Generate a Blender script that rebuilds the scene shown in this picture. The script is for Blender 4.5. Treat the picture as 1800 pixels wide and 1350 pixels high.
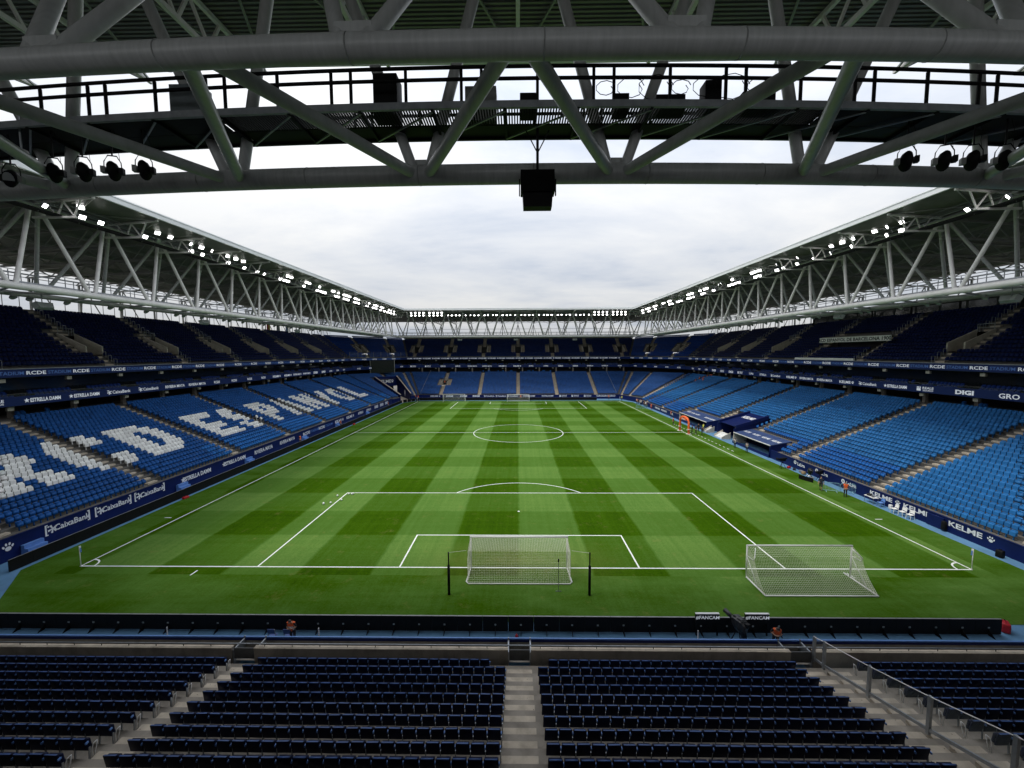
import bpy, bmesh, math, random
import numpy as np
from mathutils import Vector, Matrix
random.seed(7); rng = np.random.default_rng(7)
for o in list(bpy.data.objects): bpy.data.objects.remove(o)
S = bpy.context.scene; COL = S.collection
R_ = math.radians

# ------------------------------------------------------------------ camera
CAM = Vector((-0.032, -29.654, 16.386))
RIGHT = Vector((0.9998847, 0.0146769, -0.0038966)); UP = Vector((0.0027566, 0.0769055, 0.9970346)); FWD = Vector((-0.0149330, 0.9969304, -0.0768562))
cd = bpy.data.cameras.new('camera'); cam = bpy.data.objects.new('camera', cd); COL.objects.link(cam)
cd.sensor_width = 36; cd.lens = 36 * 709.35 / 1800; cd.clip_start = 0.1; cd.clip_end = 9000
m = Matrix.Identity(4)
for i in range(3):
    m[i][0] = RIGHT[i]; m[i][1] = UP[i]; m[i][2] = -FWD[i]; m[i][3] = CAM[i]
cam.matrix_world = m; S.camera = cam
S.render.resolution_x = 1024; S.render.resolution_y = 768
# ------------------------------------------------------------------ sky, sun, exposure
SUN_EL, SUN_AZ = 66.0, 245.0          # azimuth clockwise from +Y (the far goal)
W = bpy.data.worlds.new('World'); S.world = W; W.use_nodes = True
nt = W.node_tree; N = nt.nodes; L = nt.links; N.clear()
def nd(t, **k):
    n = N.new(t)
    for a, b in k.items(): setattr(n, a, b)
    return n
sky = nd('ShaderNodeTexSky', sky_type='NISHITA', sun_disc=False, sun_elevation=R_(SUN_EL), sun_rotation=R_(SUN_AZ), air_density=1.4, dust_density=2.5)
tc = nd('ShaderNodeTexCoord'); sx = nd('ShaderNodeSeparateXYZ'); L.new(tc.outputs['Generated'], sx.inputs[0])
def mt(op, a, b=None):
    n = nd('ShaderNodeMath', operation=op)
    for i, v in enumerate((a, b)):
        if v is None: continue
        if isinstance(v, (int, float)): n.inputs[i].default_value = v
        else: L.new(v, n.inputs[i])
    return n.outputs[0]
zz = mt('ADD', mt('MAXIMUM', sx.outputs[2], 0.0), 0.16)
cb = nd('ShaderNodeCombineXYZ'); L.new(mt('DIVIDE', sx.outputs[0], zz), cb.inputs[0]); L.new(mt('DIVIDE', sx.outputs[1], zz), cb.inputs[1])
n1 = nd('ShaderNodeTexNoise'); n1.inputs['Scale'].default_value = 0.8; n1.inputs['Detail'].default_value = 7; n1.inputs['Roughness'].default_value = 0.58; n1.inputs['Distortion'].default_value = 0.25
mp = nd('ShaderNodeMapping'); mp.inputs['Location'].default_value = (3.1, 1.7, 0.4); mp.inputs['Scale'].default_value = (0.8, 1.25, 1)
L.new(cb.outputs[0], mp.inputs[0]); L.new(mp.outputs[0], n1.inputs['Vector'])
cr = nd('ShaderNodeValToRGB'); e = cr.color_ramp.elements
e[0].position = 0.36; e[0].color = (0.64, 0.70, 0.81, 1); e[1].position = 0.62; e[1].color = (0.98, 0.985, 0.99, 1)
k = cr.color_ramp.elements.new(0.46); k.color = (0.80, 0.835, 0.90, 1)
L.new(n1.outputs[0], cr.inputs[0])
grad = mt('MULTIPLY', mt('ADD', mt('MULTIPLY', mt('MAXIMUM', sx.outputs[2], 0.0), 2.0), 1.0), 8.6 / 1.6)      # standard overcast sky: (1 + 2 sin h) / 3
sc = nd('ShaderNodeMixRGB', blend_type='MULTIPLY'); sc.inputs[0].default_value = 1; L.new(cr.outputs[0], sc.inputs[1]); L.new(grad, sc.inputs[2])
mx = nd('ShaderNodeMixRGB'); mx.inputs[0].default_value = 0.94; L.new(sky.outputs[0], mx.inputs[1]); L.new(sc.outputs[0], mx.inputs[2])
bg = nd('ShaderNodeBackground'); bg.inputs[1].default_value = 0.10; L.new(mx.outputs[0], bg.inputs[0])
wo = nd('ShaderNodeOutputWorld'); L.new(bg.outputs[0], wo.inputs[0])
sl = bpy.data.lights.new('sun', 'SUN'); sl.energy = 1.5; sl.angle = R_(16); sl.color = (1, 0.965, 0.90)
so = bpy.data.objects.new('sun', sl); COL.objects.link(so)
sd = Vector((math.sin(R_(SUN_AZ)) * math.cos(R_(SUN_EL)), math.cos(R_(SUN_AZ)) * math.cos(R_(SUN_EL)), math.sin(R_(SUN_EL))))
so.rotation_euler = sd.to_track_quat('Z', 'Y').to_euler(); so.location = (0, 50, 80)
S.view_settings.view_transform = 'Standard'; S.view_settings.look = 'None'; S.view_settings.exposure = 0.32; S.view_settings.gamma = 1
S.view_settings.use_curve_mapping = False
S.render.engine = 'CYCLES'
S.cycles.max_bounces = 5; S.cycles.diffuse_bounces = 3; S.cycles.glossy_bounces = 2; S.cycles.transparent_max_bounces = 12; S.cycles.sample_clamp_indirect = 4

# ------------------------------------------------------------------ materials
MATS = {}
def pmat(name, col, rough=0.55, var=0.12, scale=2.0, metal=0.0, bump=0.0, bscale=30, emit=0.0, tint=False, stretch=(1, 1, 1), spec=0.5, dirt=0.0, alpha=1.0, coat=0.0, specks=False):
    if name in MATS: return MATS[name]
    M = bpy.data.materials.new(name); M.use_nodes = True; t = M.node_tree; n = t.nodes; l = t.links
    b = n['Principled BSDF']; b.inputs['Roughness'].default_value = rough; b.inputs['Metallic'].default_value = metal
    b.inputs['Specular IOR Level'].default_value = spec; b.inputs['Coat Weight'].default_value = coat
    g = n.new('ShaderNodeNewGeometry'); mp = n.new('ShaderNodeMapping'); mp.inputs['Scale'].default_value = stretch; l.new(g.outputs['Position'], mp.inputs[0])
    no = n.new('ShaderNodeTexNoise'); no.inputs['Scale'].default_value = scale; no.inputs['Detail'].default_value = 5; l.new(mp.outputs[0], no.inputs['Vector'])
    r = n.new('ShaderNodeMapRange'); r.inputs[1].default_value = 0.3; r.inputs[2].default_value = 0.7; r.inputs[3].default_value = 1 - var; r.inputs[4].default_value = 1 + var
    l.new(no.outputs[0], r.inputs[0])
    mu = n.new('ShaderNodeMixRGB'); mu.blend_type = 'MULTIPLY'; mu.inputs[0].default_value = 1; mu.inputs[1].default_value = (*col, 1); l.new(r.outputs[0], mu.inputs[2])
    out = mu.outputs[0]
    if tint:
        a = n.new('ShaderNodeAttribute'); a.attribute_name = 'tint'
        m2 = n.new('ShaderNodeMixRGB'); m2.blend_type = 'MULTIPLY'; m2.inputs[0].default_value = 1; l.new(out, m2.inputs[1]); l.new(a.outputs['Color'], m2.inputs[2]); out = m2.outputs[0]
    if dirt > 0:
        n2 = n.new('ShaderNodeTexNoise'); n2.inputs['Scale'].default_value = 0.9; n2.inputs['Detail'].default_value = 8; n2.inputs['Roughness'].default_value = 0.65
        mp2 = n.new('ShaderNodeMapping'); mp2.inputs['Scale'].default_value = (1.6, 1.6, 0.9); l.new(g.outputs['Position'], mp2.inputs[0]); l.new(mp2.outputs[0], n2.inputs['Vector'])
        r2 = n.new('ShaderNodeMapRange'); r2.inputs[1].default_value = 0.48; r2.inputs[2].default_value = 0.72; l.new(n2.outputs[0], r2.inputs[0])
        sc2 = n.new('ShaderNodeMath'); sc2.operation = 'MULTIPLY'; sc2.inputs[1].default_value = dirt; l.new(r2.outputs[0], sc2.inputs[0])
        m3 = n.new('ShaderNodeMixRGB'); m3.blend_type = 'MIX'; l.new(sc2.outputs[0], m3.inputs[0]); l.new(out, m3.inputs[1]); m3.inputs[2].default_value = (col[0] * .35, col[1] * .32, col[2] * .28, 1); out = m3.outputs[0]
    if specks:
        vo = n.new('ShaderNodeTexVoronoi'); vo.inputs['Scale'].default_value = 4.5; l.new(g.outputs['Position'], vo.inputs['Vector'])
        lt = n.new('ShaderNodeMath'); lt.operation = 'LESS_THAN'; lt.inputs[1].default_value = .09; l.new(vo.outputs['Distance'], lt.inputs[0])
        ms = n.new('ShaderNodeMixRGB'); ms.blend_type = 'MIX'; l.new(lt.outputs[0], ms.inputs[0]); l.new(out, ms.inputs[1]); ms.inputs[2].default_value = (col[0] * .18, col[1] * .18, col[2] * .18, 1); out = ms.outputs[0]
    l.new(out, b.inputs['Base Color'])
    if emit > 0:
        l.new(out, b.inputs['Emission Color']); b.inputs['Emission Strength'].default_value = emit
    if bump > 0:
        bn = n.new('ShaderNodeTexNoise'); bn.inputs['Scale'].default_value = bscale; bn.inputs['Detail'].default_value = 3; l.new(g.outputs['Position'], bn.inputs['Vector'])
        bu = n.new('ShaderNodeBump'); bu.inputs['Strength'].default_value = bump; bu.inputs['Distance'].default_value = 0.02; l.new(bn.outputs[0], bu.inputs['Height']); l.new(bu.outputs[0], b.inputs['Normal'])
    if alpha < 1: b.inputs['Alpha'].default_value = alpha
    MATS[name] = M; return M
concrete = pmat('concrete', (0.25, 0.225, 0.19), 0.85, 0.18, 1.2, bump=0.25, bscale=14, dirt=0.5)
step_c = pmat('step_concrete', (0.53, 0.455, 0.355), 0.85, 0.16, 2.0, bump=0.2, bscale=12, dirt=0.5, specks=True)
vom_c = pmat('pale_concrete', (0.50, 0.46, 0.39), 0.85, 0.12, 1.5, dirt=0.3)
terr_c = pmat('terrace_concrete', (0.13, 0.122, 0.11), 0.9, 0.2, 1.0, bump=0.2, dirt=0.4)
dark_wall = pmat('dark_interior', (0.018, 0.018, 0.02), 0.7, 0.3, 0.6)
steel = pmat('painted_steel', (0.42, 0.435, 0.425), 0.36, 0.10, 3.0, dirt=0.16, spec=0.5, stretch=(4, .5, .5))
steel_w = pmat('pale_steel', (0.78, 0.765, 0.75), 0.40, 0.08, 1.3, dirt=0.15)
galv = pmat('galvanised_steel', (0.30, 0.32, 0.34), 0.4, 0.15, 4, metal=0.6)
roof_d = pmat('roof_deck', (0.17, 0.165, 0.165), 0.42, 0.15, 0.8, spec=0.6)
fascia_m = pmat('roof_fascia', (0.80, 0.82, 0.83), 0.35, 0.08, 0.4, stretch=(1, 1, 6))
rafter_m = pmat('rafter_steel', (0.27, 0.28, 0.265), 0.5, 0.15, 1.5)  # also colours side and far rear chords, standing in for roof shade
black_m = pmat('black_metal', (0.005, 0.005, 0.0055), 0.6, 0.25, 3, spec=.2)
rub_m = pmat('black_plastic_cover', (0.018, 0.018, 0.02), 0.28, 0.4, 5, bump=0.6, bscale=9)
navy_wall = pmat('navy_panel', (0.005, 0.013, 0.085), 0.45, 0.14, 0.9, dirt=0.2, spec=.2)
led_m = pmat('led_ribbon', (0.006, 0.016, 0.075), 0.45, 0.10, 0.7, emit=0.15, spec=.2)
ledtxt = pmat('led_lettering', (0.62, 0.66, 0.72), 0.5, 0.05, 3, emit=0.32)
ledtxt2 = pmat('led_lettering_dim', (0.03, 0.07, 0.19), 0.5, 0.05, 3, emit=0.55)
white_p = pmat('white_paint', (0.80, 0.80, 0.78), 0.5, 0.05, 4)
line_p = pmat('pitch_line_paint', (0.80, 0.82, 0.78), 0.8, 0.10, 3.0)
lbl_w = pmat('white_vinyl', (0.78, 0.80, 0.82), 0.45, 0.06, 2)
blue_seat = pmat('blue_seat_plastic', (0.014, 0.125, 0.43), 0.42, 0.06, 4, tint=True, spec=.18)
white_seat = pmat('white_seat_plastic', (0.88, 0.88, 0.85), 0.42, 0.05, 4, tint=True, spec=.4)
navy_seat = pmat('navy_seat_plastic', (0.006, 0.013, 0.070), 0.45, 0.12, 4, tint=True, spec=.12)
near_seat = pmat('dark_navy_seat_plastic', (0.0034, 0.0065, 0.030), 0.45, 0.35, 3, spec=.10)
skylit_lip_m = pmat('seat_edge_skylight', (0.04, 0.095, 0.27), 0.4, 0.25, 2, spec=.3)  # skylight on the seat top edges, put into a lighter blue
near_arm = pmat('blue_seat_hinge', (0.12, 0.25, 0.58), 0.4, 0.1, 4, spec=.3)
apron_m = pmat('light_blue_track', (0.10, 0.23, 0.385), 0.8, 0.12, 0.5, bump=0.1, dirt=0.25)
orange_m = pmat('orange_fabric', (0.85, 0.14, 0.03), 0.75, 0.15, 9)
red_m = pmat('red_cover', (0.45, 0.01, 0.02), 0.5, 0.15, 6)
yellow_m = pmat('yellow_fabric', (0.72, 0.75, 0.10), 0.75, 0.1, 9)
white_f = pmat('white_fabric', (0.70, 0.70, 0.70), 0.8, 0.1, 9)
black_f = pmat('black_fabric', (0.012, 0.012, 0.016), 0.85, 0.2, 9)
grey_f = pmat('grey_fabric', (0.16, 0.17, 0.19), 0.85, 0.2, 9)
green_f = pmat('green_fabric', (0.06, 0.45, 0.08), 0.8, 0.1, 9)
skin_m = pmat('skin', (0.50, 0.28, 0.18), 0.55, 0.08, 12)
hair_m = pmat('hair', (0.015, 0.010, 0.008), 0.6, 0.3, 20)
net_m = pmat('net_string', (0.74, 0.74, 0.62), 0.8, 0.1, 6)
lens_m = pmat('lit_lens', (1.0, 0.99, 0.96), 0.3, 0.0, 1, emit=9)
lens_off = pmat('unlit_lens', (0.35, 0.38, 0.38), 0.15, 0.1, 3)
beige_m = pmat('beige_plastic', (0.42, 0.40, 0.34), 0.5, 0.1, 3)
cyan_b = pmat('pale_blue_barrier_paint', (0.25, 0.47, 0.54), 0.45, 0.1, 4)
glass_m = pmat('clear_glass', (0.55, 0.62, 0.62), 0.06, 0.0, 1, alpha=0.035)
dglass = pmat('dark_glass', (0.010, 0.013, 0.015), 0.08, 0.2, 0.6)
dugroof = pmat('dugout_roof', (0.05, 0.08, 0.19), 0.3, 0.15, 1.5, spec=.3)
yel_flag = pmat('yellow_cloth', (0.75, 0.5, 0.04), 0.8, 0.1, 5)
screen_m = pmat('screen_panel', (0.006, 0.007, 0.008), 0.25, 0.2, 2)

def grass_mat():
    M = bpy.data.materials.new('mown_grass'); M.use_nodes = True; t = M.node_tree; n = t.nodes; l = t.links
    b = n['Principled BSDF']; b.inputs['Roughness'].default_value = 0.9; b.inputs['Specular IOR Level'].default_value = 0.02
    g = n.new('ShaderNodeNewGeometry'); s = n.new('ShaderNodeSeparateXYZ'); l.new(g.outputs['Position'], s.inputs[0])
    def mth(op, a, bb=None, c=None):
        x = n.new('ShaderNodeMath'); x.operation = op
        for i, v in enumerate((a, bb, c)):
            if v is None: continue
            if isinstance(v, (int, float)): x.inputs[i].default_value = v
            else: l.new(v, x.inputs[i])
        return x.outputs[0]
    def noise(scale, detail=4, rough=0.6, st=(1, 1, 1)):
        mp = n.new('ShaderNodeMapping'); mp.inputs['Scale'].default_value = st; l.new(g.outputs['Position'], mp.inputs[0])
        x = n.new('ShaderNodeTexNoise'); x.inputs['Scale'].default_value = scale; x.inputs['Detail'].default_value = detail; x.inputs['Roughness'].default_value = rough
        l.new(mp.outputs[0], x.inputs['Vector']); return x.outputs[0]
    wob = mth('MULTIPLY', mth('SUBTRACT', noise(0.5, 7, 0.75), 0.5), 0.55)
    def stripe(c, w, off=0.0):
        x = mth('PINGPONG', mth('ADD', mth('ADD', c, wob), off), w)         # 0..w..0
        return mth('MULTIPLY', mth('SUBTRACT', mth('SMOOTH_MIN', x, w * 0.5, 0.0) if False else x, w * 0.5), 4.0)
    # square-wave stripes with soft 25 cm edges
    def sq(c, w, off=0.0):
        x = mth('PINGPONG', mth('ADD', mth('ADD', c, wob), off), w)
        v = mth('MULTIPLY', mth('SUBTRACT', x, w * 0.5), 7.0)
        return mth('MINIMUM', mth('MAXIMUM', v, -1.0), 1.0)
    lon = sq(s.outputs[0], 5.55, 2.775)
    tra = sq(s.outputs[1], 5.5, 2.75)
    inx = mth('LESS_THAN', mth('ABSOLUTE', s.outputs[0]), 34.9); iny = mth('LESS_THAN', mth('ABSOLUTE', mth('SUBTRACT', s.outputs[1], 52.5)), 53.6)
    ins = mth('MULTIPLY', inx, iny)
    v = mth('ADD', mth('MULTIPLY', lon, 0.38), mth('MULTIPLY', tra, 0.20))
    v = mth('MULTIPLY', v, ins)
    # outside the field: paler worn strip
    rim = mth('MULTIPLY', mth('SUBTRACT', 1.0, ins), mth('MULTIPLY', mth('SUBTRACT', noise(0.16, 4, 0.6, (0.55, 1.5, 1)), 0.44), 2.6))
    v = mth('ADD', v, mth('SUBTRACT', rim, mth('MULTIPLY', mth('SUBTRACT', 1.0, ins), 0.22)))
    v = mth('ADD', v, mth('MULTIPLY', mth('SUBTRACT', noise(0.10, 5, 0.6), 0.5), 0.55))
    v = mth('ADD', v, mth('MULTIPLY', mth('SUBTRACT', noise(1.6, 5, 0.7, (1, .45, 1)), 0.5), 0.35))
    v = mth('ADD', v, mth('MULTIPLY', mth('SUBTRACT', noise(6.0, 6, 0.85), 0.5), 1.3))
    v = mth('ADD', v, mth('MULTIPLY', mth('SUBTRACT', noise(2.2, 3, 0.6, (1, .012, 1)), 0.5), 0.55))
    v = mth('ADD', v, mth('MULTIPLY', mth('SUBTRACT', noise(2.0, 3, 0.6, (.012, 1, 1)), 0.5), 0.35))
    f = mth('ADD', mth('MULTIPLY', v, 0.5), 0.5)
    r = n.new('ShaderNodeValToRGB'); e = r.color_ramp.elements; e[0].position = 0.0; e[0].color = (0.012, 0.040, 0.0005, 1); e[1].position = 1.0; e[1].color = (0.142, 0.235, 0.052, 1)
    k = r.color_ramp.elements.new(0.27); k.color = (0.036, 0.090, 0.001, 1); k = r.color_ramp.elements.new(0.73); k.color = (0.080, 0.166, 0.029, 1)
    l.new(f, r.inputs[0])
    # straw-coloured wear
    w = mth('MULTIPLY', mth('MAXIMUM', mth('SUBTRACT', noise(0.7, 8, 0.78), 0.57), 0.0), 2.4)
    gm = mth('MAXIMUM', mth('SUBTRACT', 1.0, mth('DIVIDE', mth('ABSOLUTE', mth('SUBTRACT', s.outputs[1], 1.2)), 4.0)), 0.0)
    gm = mth('MULTIPLY', gm, mth('MAXIMUM', mth('SUBTRACT', 1.0, mth('DIVIDE', mth('ABSOLUTE', s.outputs[0]), 9.0)), 0.0))
    w = mth('MINIMUM', mth('ADD', w, mth('MULTIPLY', gm, mth('MULTIPLY', noise(1.3, 7, 0.75), 0.7))), 0.8)
    mxn = n.new('ShaderNodeMixRGB'); l.new(w, mxn.inputs[0]); l.new(r.outputs[0], mxn.inputs[1]); mxn.inputs[2].default_value = (0.22, 0.19, 0.06, 1)
    l.new(mxn.outputs[0], b.inputs['Base Color'])
    bu = n.new('ShaderNodeBump'); bu.inputs['Strength'].default_value = 0.6; bu.inputs['Distance'].default_value = 0.04; l.new(noise(14, 3, 0.7), bu.inputs['Height']); l.new(bu.outputs[0], b.inputs['Normal'])
    return M
grass = grass_mat()

# ------------------------------------------------------------------ helpers
WLOC = {}                                     # roots whose parts are given in world coordinates
def tag(o, label=None, cat=None, group=None, kind=None):
    if label: o['label'] = label
    if cat: o['category'] = cat
    if group: o['group'] = group
    if kind: o['kind'] = kind
    return o
def thing(name, label, cat, loc=(0, 0, 0), group=None, world=False, rz=0.0):
    o = bpy.data.objects.new(name, None); COL.objects.link(o); o.location = loc; o.rotation_euler = (0, 0, rz); o.empty_display_size = 0.3
    tag(o, label, cat, group)
    if world: WLOC[o] = Vector(loc)
    return o
def link(name, me, parent=None, mat=None):
    o = bpy.data.objects.new(name, me); COL.objects.link(o)
    if mat is not None and not me.materials: me.materials.append(mat)
    if parent is not None: o.parent = parent
    return o
def root_off(p):
    while p is not None:
        if p in WLOC: return WLOC[p]
        p = p.parent
    return None
class MB:
    def __init__(s): s.v = []; s.f = []
    def box(s, x0, x1, y0, y1, z0, z1, M=None):
        n = len(s.v); q = [(x0, y0, z0), (x1, y0, z0), (x1, y1, z0), (x0, y1, z0), (x0, y0, z1), (x1, y0, z1), (x1, y1, z1), (x0, y1, z1)]
        if M is not None: q = [tuple(M @ Vector(p)) for p in q]
        s.v += q; s.f += [tuple(n + i for i in f) for f in ((3, 2, 1, 0), (4, 5, 6, 7), (0, 1, 5, 4), (1, 2, 6, 5), (2, 3, 7, 6), (3, 0, 4, 7))]; return s
    def poly(s, pts):
        n = len(s.v); s.v += [tuple(p) for p in pts]; s.f.append(tuple(range(n, n + len(pts)))); return s
    def prism(s, pts, d):                     # polygon extruded by vector d
        n = len(s.v); k = len(pts); d = Vector(d); s.v += [tuple(p) for p in pts] + [tuple(Vector(p) + d) for p in pts]
        s.f.append(tuple(range(n + k - 1, n - 1, -1))); s.f.append(tuple(range(n + k, n + 2 * k)))
        for i in range(k): j = (i + 1) % k; s.f.append((n + i, n + j, n + k + j, n + k + i))
        return s
    def tube(s, pts, r, k=6, cap=True):
        pts = [Vector(p) for p in pts]; n0 = len(s.v); m_ = len(pts)
        rr = r if isinstance(r, (list, tuple)) else [r] * m_
        for i, p in enumerate(pts):
            d = (pts[min(i + 1, m_ - 1)] - pts[max(i - 1, 0)]).normalized()
            a = d.cross(Vector((0, 0, 1)) if abs(d.z) < .9 else Vector((1, 0, 0))).normalized(); b = d.cross(a)
            for j in range(k):
                t = 2 * math.pi * j / k; s.v.append(tuple(p + (a * math.cos(t) + b * math.sin(t)) * rr[i]))
        for i in range(m_ - 1):
            for j in range(k):
                a0 = n0 + i * k + j; a1 = n0 + i * k + (j + 1) % k; s.f.append((a0, a1, a1 + k, a0 + k))
        if cap: s.f.append(tuple(range(n0 + k - 1, n0 - 1, -1))); s.f.append(tuple(n0 + (m_ - 1) * k + j for j in range(k)))
        return s
    def beam(s, p0, p1, w, h):
        p0 = Vector(p0); p1 = Vector(p1); d = (p1 - p0); L_ = d.length; d.normalize()
        a = d.cross(Vector((0, 0, 1)) if abs(d.z) < .95 else Vector((0, 1, 0))).normalized(); b = a.cross(d)
        M = Matrix(((a.x, d.x, b.x, p0.x), (a.y, d.y, b.y, p0.y), (a.z, d.z, b.z, p0.z), (0, 0, 0, 1)))
        return s.box(-w / 2, w / 2, 0, L_, -h / 2, h / 2, M)
    def mesh(s, name, mat=None, smooth=False):
        me = bpy.data.meshes.new(name); me.from_pydata(s.v, [], s.f); me.update()
        if mat: me.materials.append(mat)
        if smooth: me.polygons.foreach_set('use_smooth', [True] * len(me.polygons))
        return me
    def build(s, name, mat, parent=None, smooth=False):
        o = link(name, s.mesh(name, mat, smooth), parent)
        off = root_off(parent) if parent is not None else None
        if off is not None and parent in WLOC: o.location = -off
        return o
_cyl = {}
def ucyl(mat, k=18):
    key = (mat.name, k)
    if key not in _cyl:
        b = MB().tube([(0, 0, -.5), (0, 0, .5)], 1.0, k); me = b.mesh('tube', mat)
        me.polygons.foreach_set('use_smooth', [len(p.vertices) == 4 for p in me.polygons]); _cyl[key] = me
    return _cyl[key]
def tubeobj(name, p0, p1, r, mat, parent, k=18):
    p0 = Vector(p0); p1 = Vector(p1); d = p1 - p0
    o = link(name, ucyl(mat, k), parent); off = WLOC.get(parent, Vector((0, 0, 0)))
    o.matrix_basis = Matrix.Translation((p0 + p1) / 2 - off) @ d.to_track_quat('Z', 'Y').to_matrix().to_4x4() @ Matrix.Diagonal((r, r, d.length, 1)); return o
_beam = {}
def beamobj(name, p0, p1, w, h, mat, parent):
    p0 = Vector(p0); p1 = Vector(p1); d = p1 - p0; L_ = d.length; d.normalize()
    if mat.name not in _beam: _beam[mat.name] = MB().box(-.5, .5, -.5, .5, -.5, .5).mesh('beam', mat)
    a = d.cross(Vector((0, 0, 1)) if abs(d.z) < .95 else Vector((0, 1, 0))).normalized(); b = a.cross(d)
    o = link(name, _beam[mat.name], parent); off = WLOC.get(parent, Vector((0, 0, 0))); c = (p0 + p1) / 2 - off
    M = Matrix(((a.x, d.x, b.x, c.x), (a.y, d.y, b.y, c.y), (a.z, d.z, b.z, c.z), (0, 0, 0, 1))); o.matrix_basis = M @ Matrix.Diagonal((w, L_, h, 1)); return o
KIDS = {}
def kids(o):
    if o not in KIDS: KIDS[o] = list(o.children)
    return KIDS[o]
def copy_tree(o, parent=None):
    c = o.copy(); COL.objects.link(c)
    if parent is not None: c.parent = parent
    for ch in kids(o): copy_tree(ch, c)
    return c
_txt = {}
def tmesh(s, h, mat, stretch=1.0, weight=0.0, shear=0.0):
    key = (s, round(h, 3), mat.name, stretch, weight, shear)
    if key in _txt: return _txt[key]
    cu = bpy.data.curves.new('t', 'FONT'); cu.body = s; cu.size = 1; cu.align_x = 'CENTER'; cu.offset = weight; cu.extrude = 0.0; cu.shear = shear; cu.resolution_u = 2
    ob = bpy.data.objects.new('t', cu); COL.objects.link(ob); dg = bpy.context.evaluated_depsgraph_get(); dg.update()
    me = bpy.data.meshes.new_from_object(ob.evaluated_get(dg)); bpy.data.objects.remove(ob); bpy.data.curves.remove(cu)
    co = np.empty(len(me.vertices) * 3); me.vertices.foreach_get('co', co); co = co.reshape(-1, 3)
    if len(co):
        lo = co.min(0); hi = co.max(0); k = h / max(0.72, 0.0001)
        co[:, 0] = (co[:, 0] - (lo[0] + hi[0]) / 2) * k * stretch; co[:, 1] = (co[:, 1] - 0.35) * k
        me.vertices.foreach_set('co', co.ravel())
    me.materials.clear(); me.materials.append(mat); me.name = 'lettering'; me.update(); _txt[key] = me; return me
def place(name, me, parent, pos, right, up=(0, 0, 1)):
    r = Vector(right).normalized(); u = Vector(up).normalized(); nn = r.cross(u); p = Vector(pos)
    o = link(name, me, parent); off = WLOC.get(parent, Vector((0, 0, 0))); p = p - off
    o.matrix_basis = Matrix(((r.x, u.x, nn.x, p.x), (r.y, u.y, nn.y, p.y), (r.z, u.z, nn.z, p.z), (0, 0, 0, 1))); return o
def text(parent, s, pos, right, h, mat, stretch=1.0, weight=0.012, up=(0, 0, 1), shear=0.0): return place('lettering', tmesh(s, h, mat, stretch, weight, shear), parent, pos, right, up)
def ell(cx, cy, a, b, k=10, t0=0.0): return [(cx + a * math.cos(2 * math.pi * i / k) * math.cos(t0) - b * math.sin(2 * math.pi * i / k) * math.sin(t0), cy + a * math.cos(2 * math.pi * i / k) * math.sin(t0) + b * math.sin(2 * math.pi * i / k) * math.cos(t0), 0) for i in range(k)]
_logo = {}
def logo(kind, h, mat):
    key = (kind, h, mat.name)
    if key in _logo: return _logo[key]
    b = MB()
    if kind == 'paw':
        b.poly(ell(0, -.2, .30, .26))
        for x, y, t in ((-.42, .06, .4), (-.16, .32, .15), (.16, .32, -.15), (.42, .06, -.4)): b.poly(ell(x, y, .11, .18, 8, t))
    elif kind == 'star':
        b.poly([(.5 * (1 if i % 2 == 0 else .4) * math.sin(math.pi * i / 5), .5 * (1 if i % 2 == 0 else .4) * math.cos(math.pi * i / 5), 0) for i in range(9, -1, -1)])
    elif kind == 'caixa':
        for t in (0.5, 2.0, 3.4, 4.5, 5.5): b.poly([(0.06 * math.cos(t + 1.6), .06 * math.sin(t + 1.6), 0), (0.06 * math.cos(t - 1.6), .06 * math.sin(t - 1.6), 0), (.5 * math.cos(t - .22), .5 * math.sin(t - .22), 0), (.5 * math.cos(t + .22), .5 * math.sin(t + .22), 0)])
        b.poly(ell(-.42, .36, .1, .1, 8))
    elif kind == 'bracketL': b.poly([(-.08, -.5, 0), (.16, -.5, 0), (.16, -.4, 0), (.06, -.4, 0), (.06, .4, 0), (.16, .4, 0), (.16, .5, 0), (-.08, .5, 0)])
    elif kind == 'bracketR': b.poly([(.08, .5, 0), (-.16, .5, 0), (-.16, .4, 0), (-.06, .4, 0), (-.06, -.4, 0), (-.16, -.4, 0), (-.16, -.5, 0), (.08, -.5, 0)])
    elif kind == 'ring':
        k = 14
        for i in range(k):
            a0, a1 = 2 * math.pi * i / k, 2 * math.pi * (i + 1) / k
            b.poly([(.26 * math.cos(a0), .26 * math.sin(a0), 0), (.5 * math.cos(a0), .5 * math.sin(a0), 0), (.5 * math.cos(a1), .5 * math.sin(a1), 0), (.26 * math.cos(a1), .26 * math.sin(a1), 0)])
        b.poly(ell(0, 0, .12, .12, 8))
    elif kind == 'box': b.poly([(-.5, -.5, 0), (.5, -.5, 0), (.5, .1, 0), (-.5, .1, 0)]); b.poly([(-.5, .2, 0), (.1, .2, 0), (.1, .5, 0), (-.5, .5, 0)]); b.poly([(.2, .2, 0), (.5, .2, 0), (.5, .5, 0), (.2, .5, 0)])
    elif kind == 'feather': b.poly([(0, -.5, 0), (.10, -.35, 0), (.22, 0, 0), (.20, .35, 0), (.05, .5, 0), (-.12, .42, 0), (-.18, .2, 0), (-.10, .1, 0), (-.2, -.05, 0), (-.05, -.15, 0)])
    me = b.mesh('logo_mark', mat); me.transform(Matrix.Diagonal((h, h, h, 1))); _logo[key] = me; return me
def mark(parent, kind, pos, right, h, mat, up=(0, 0, 1)): return place('logo_mark', logo(kind, h, mat), parent, pos, right, up)

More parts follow.
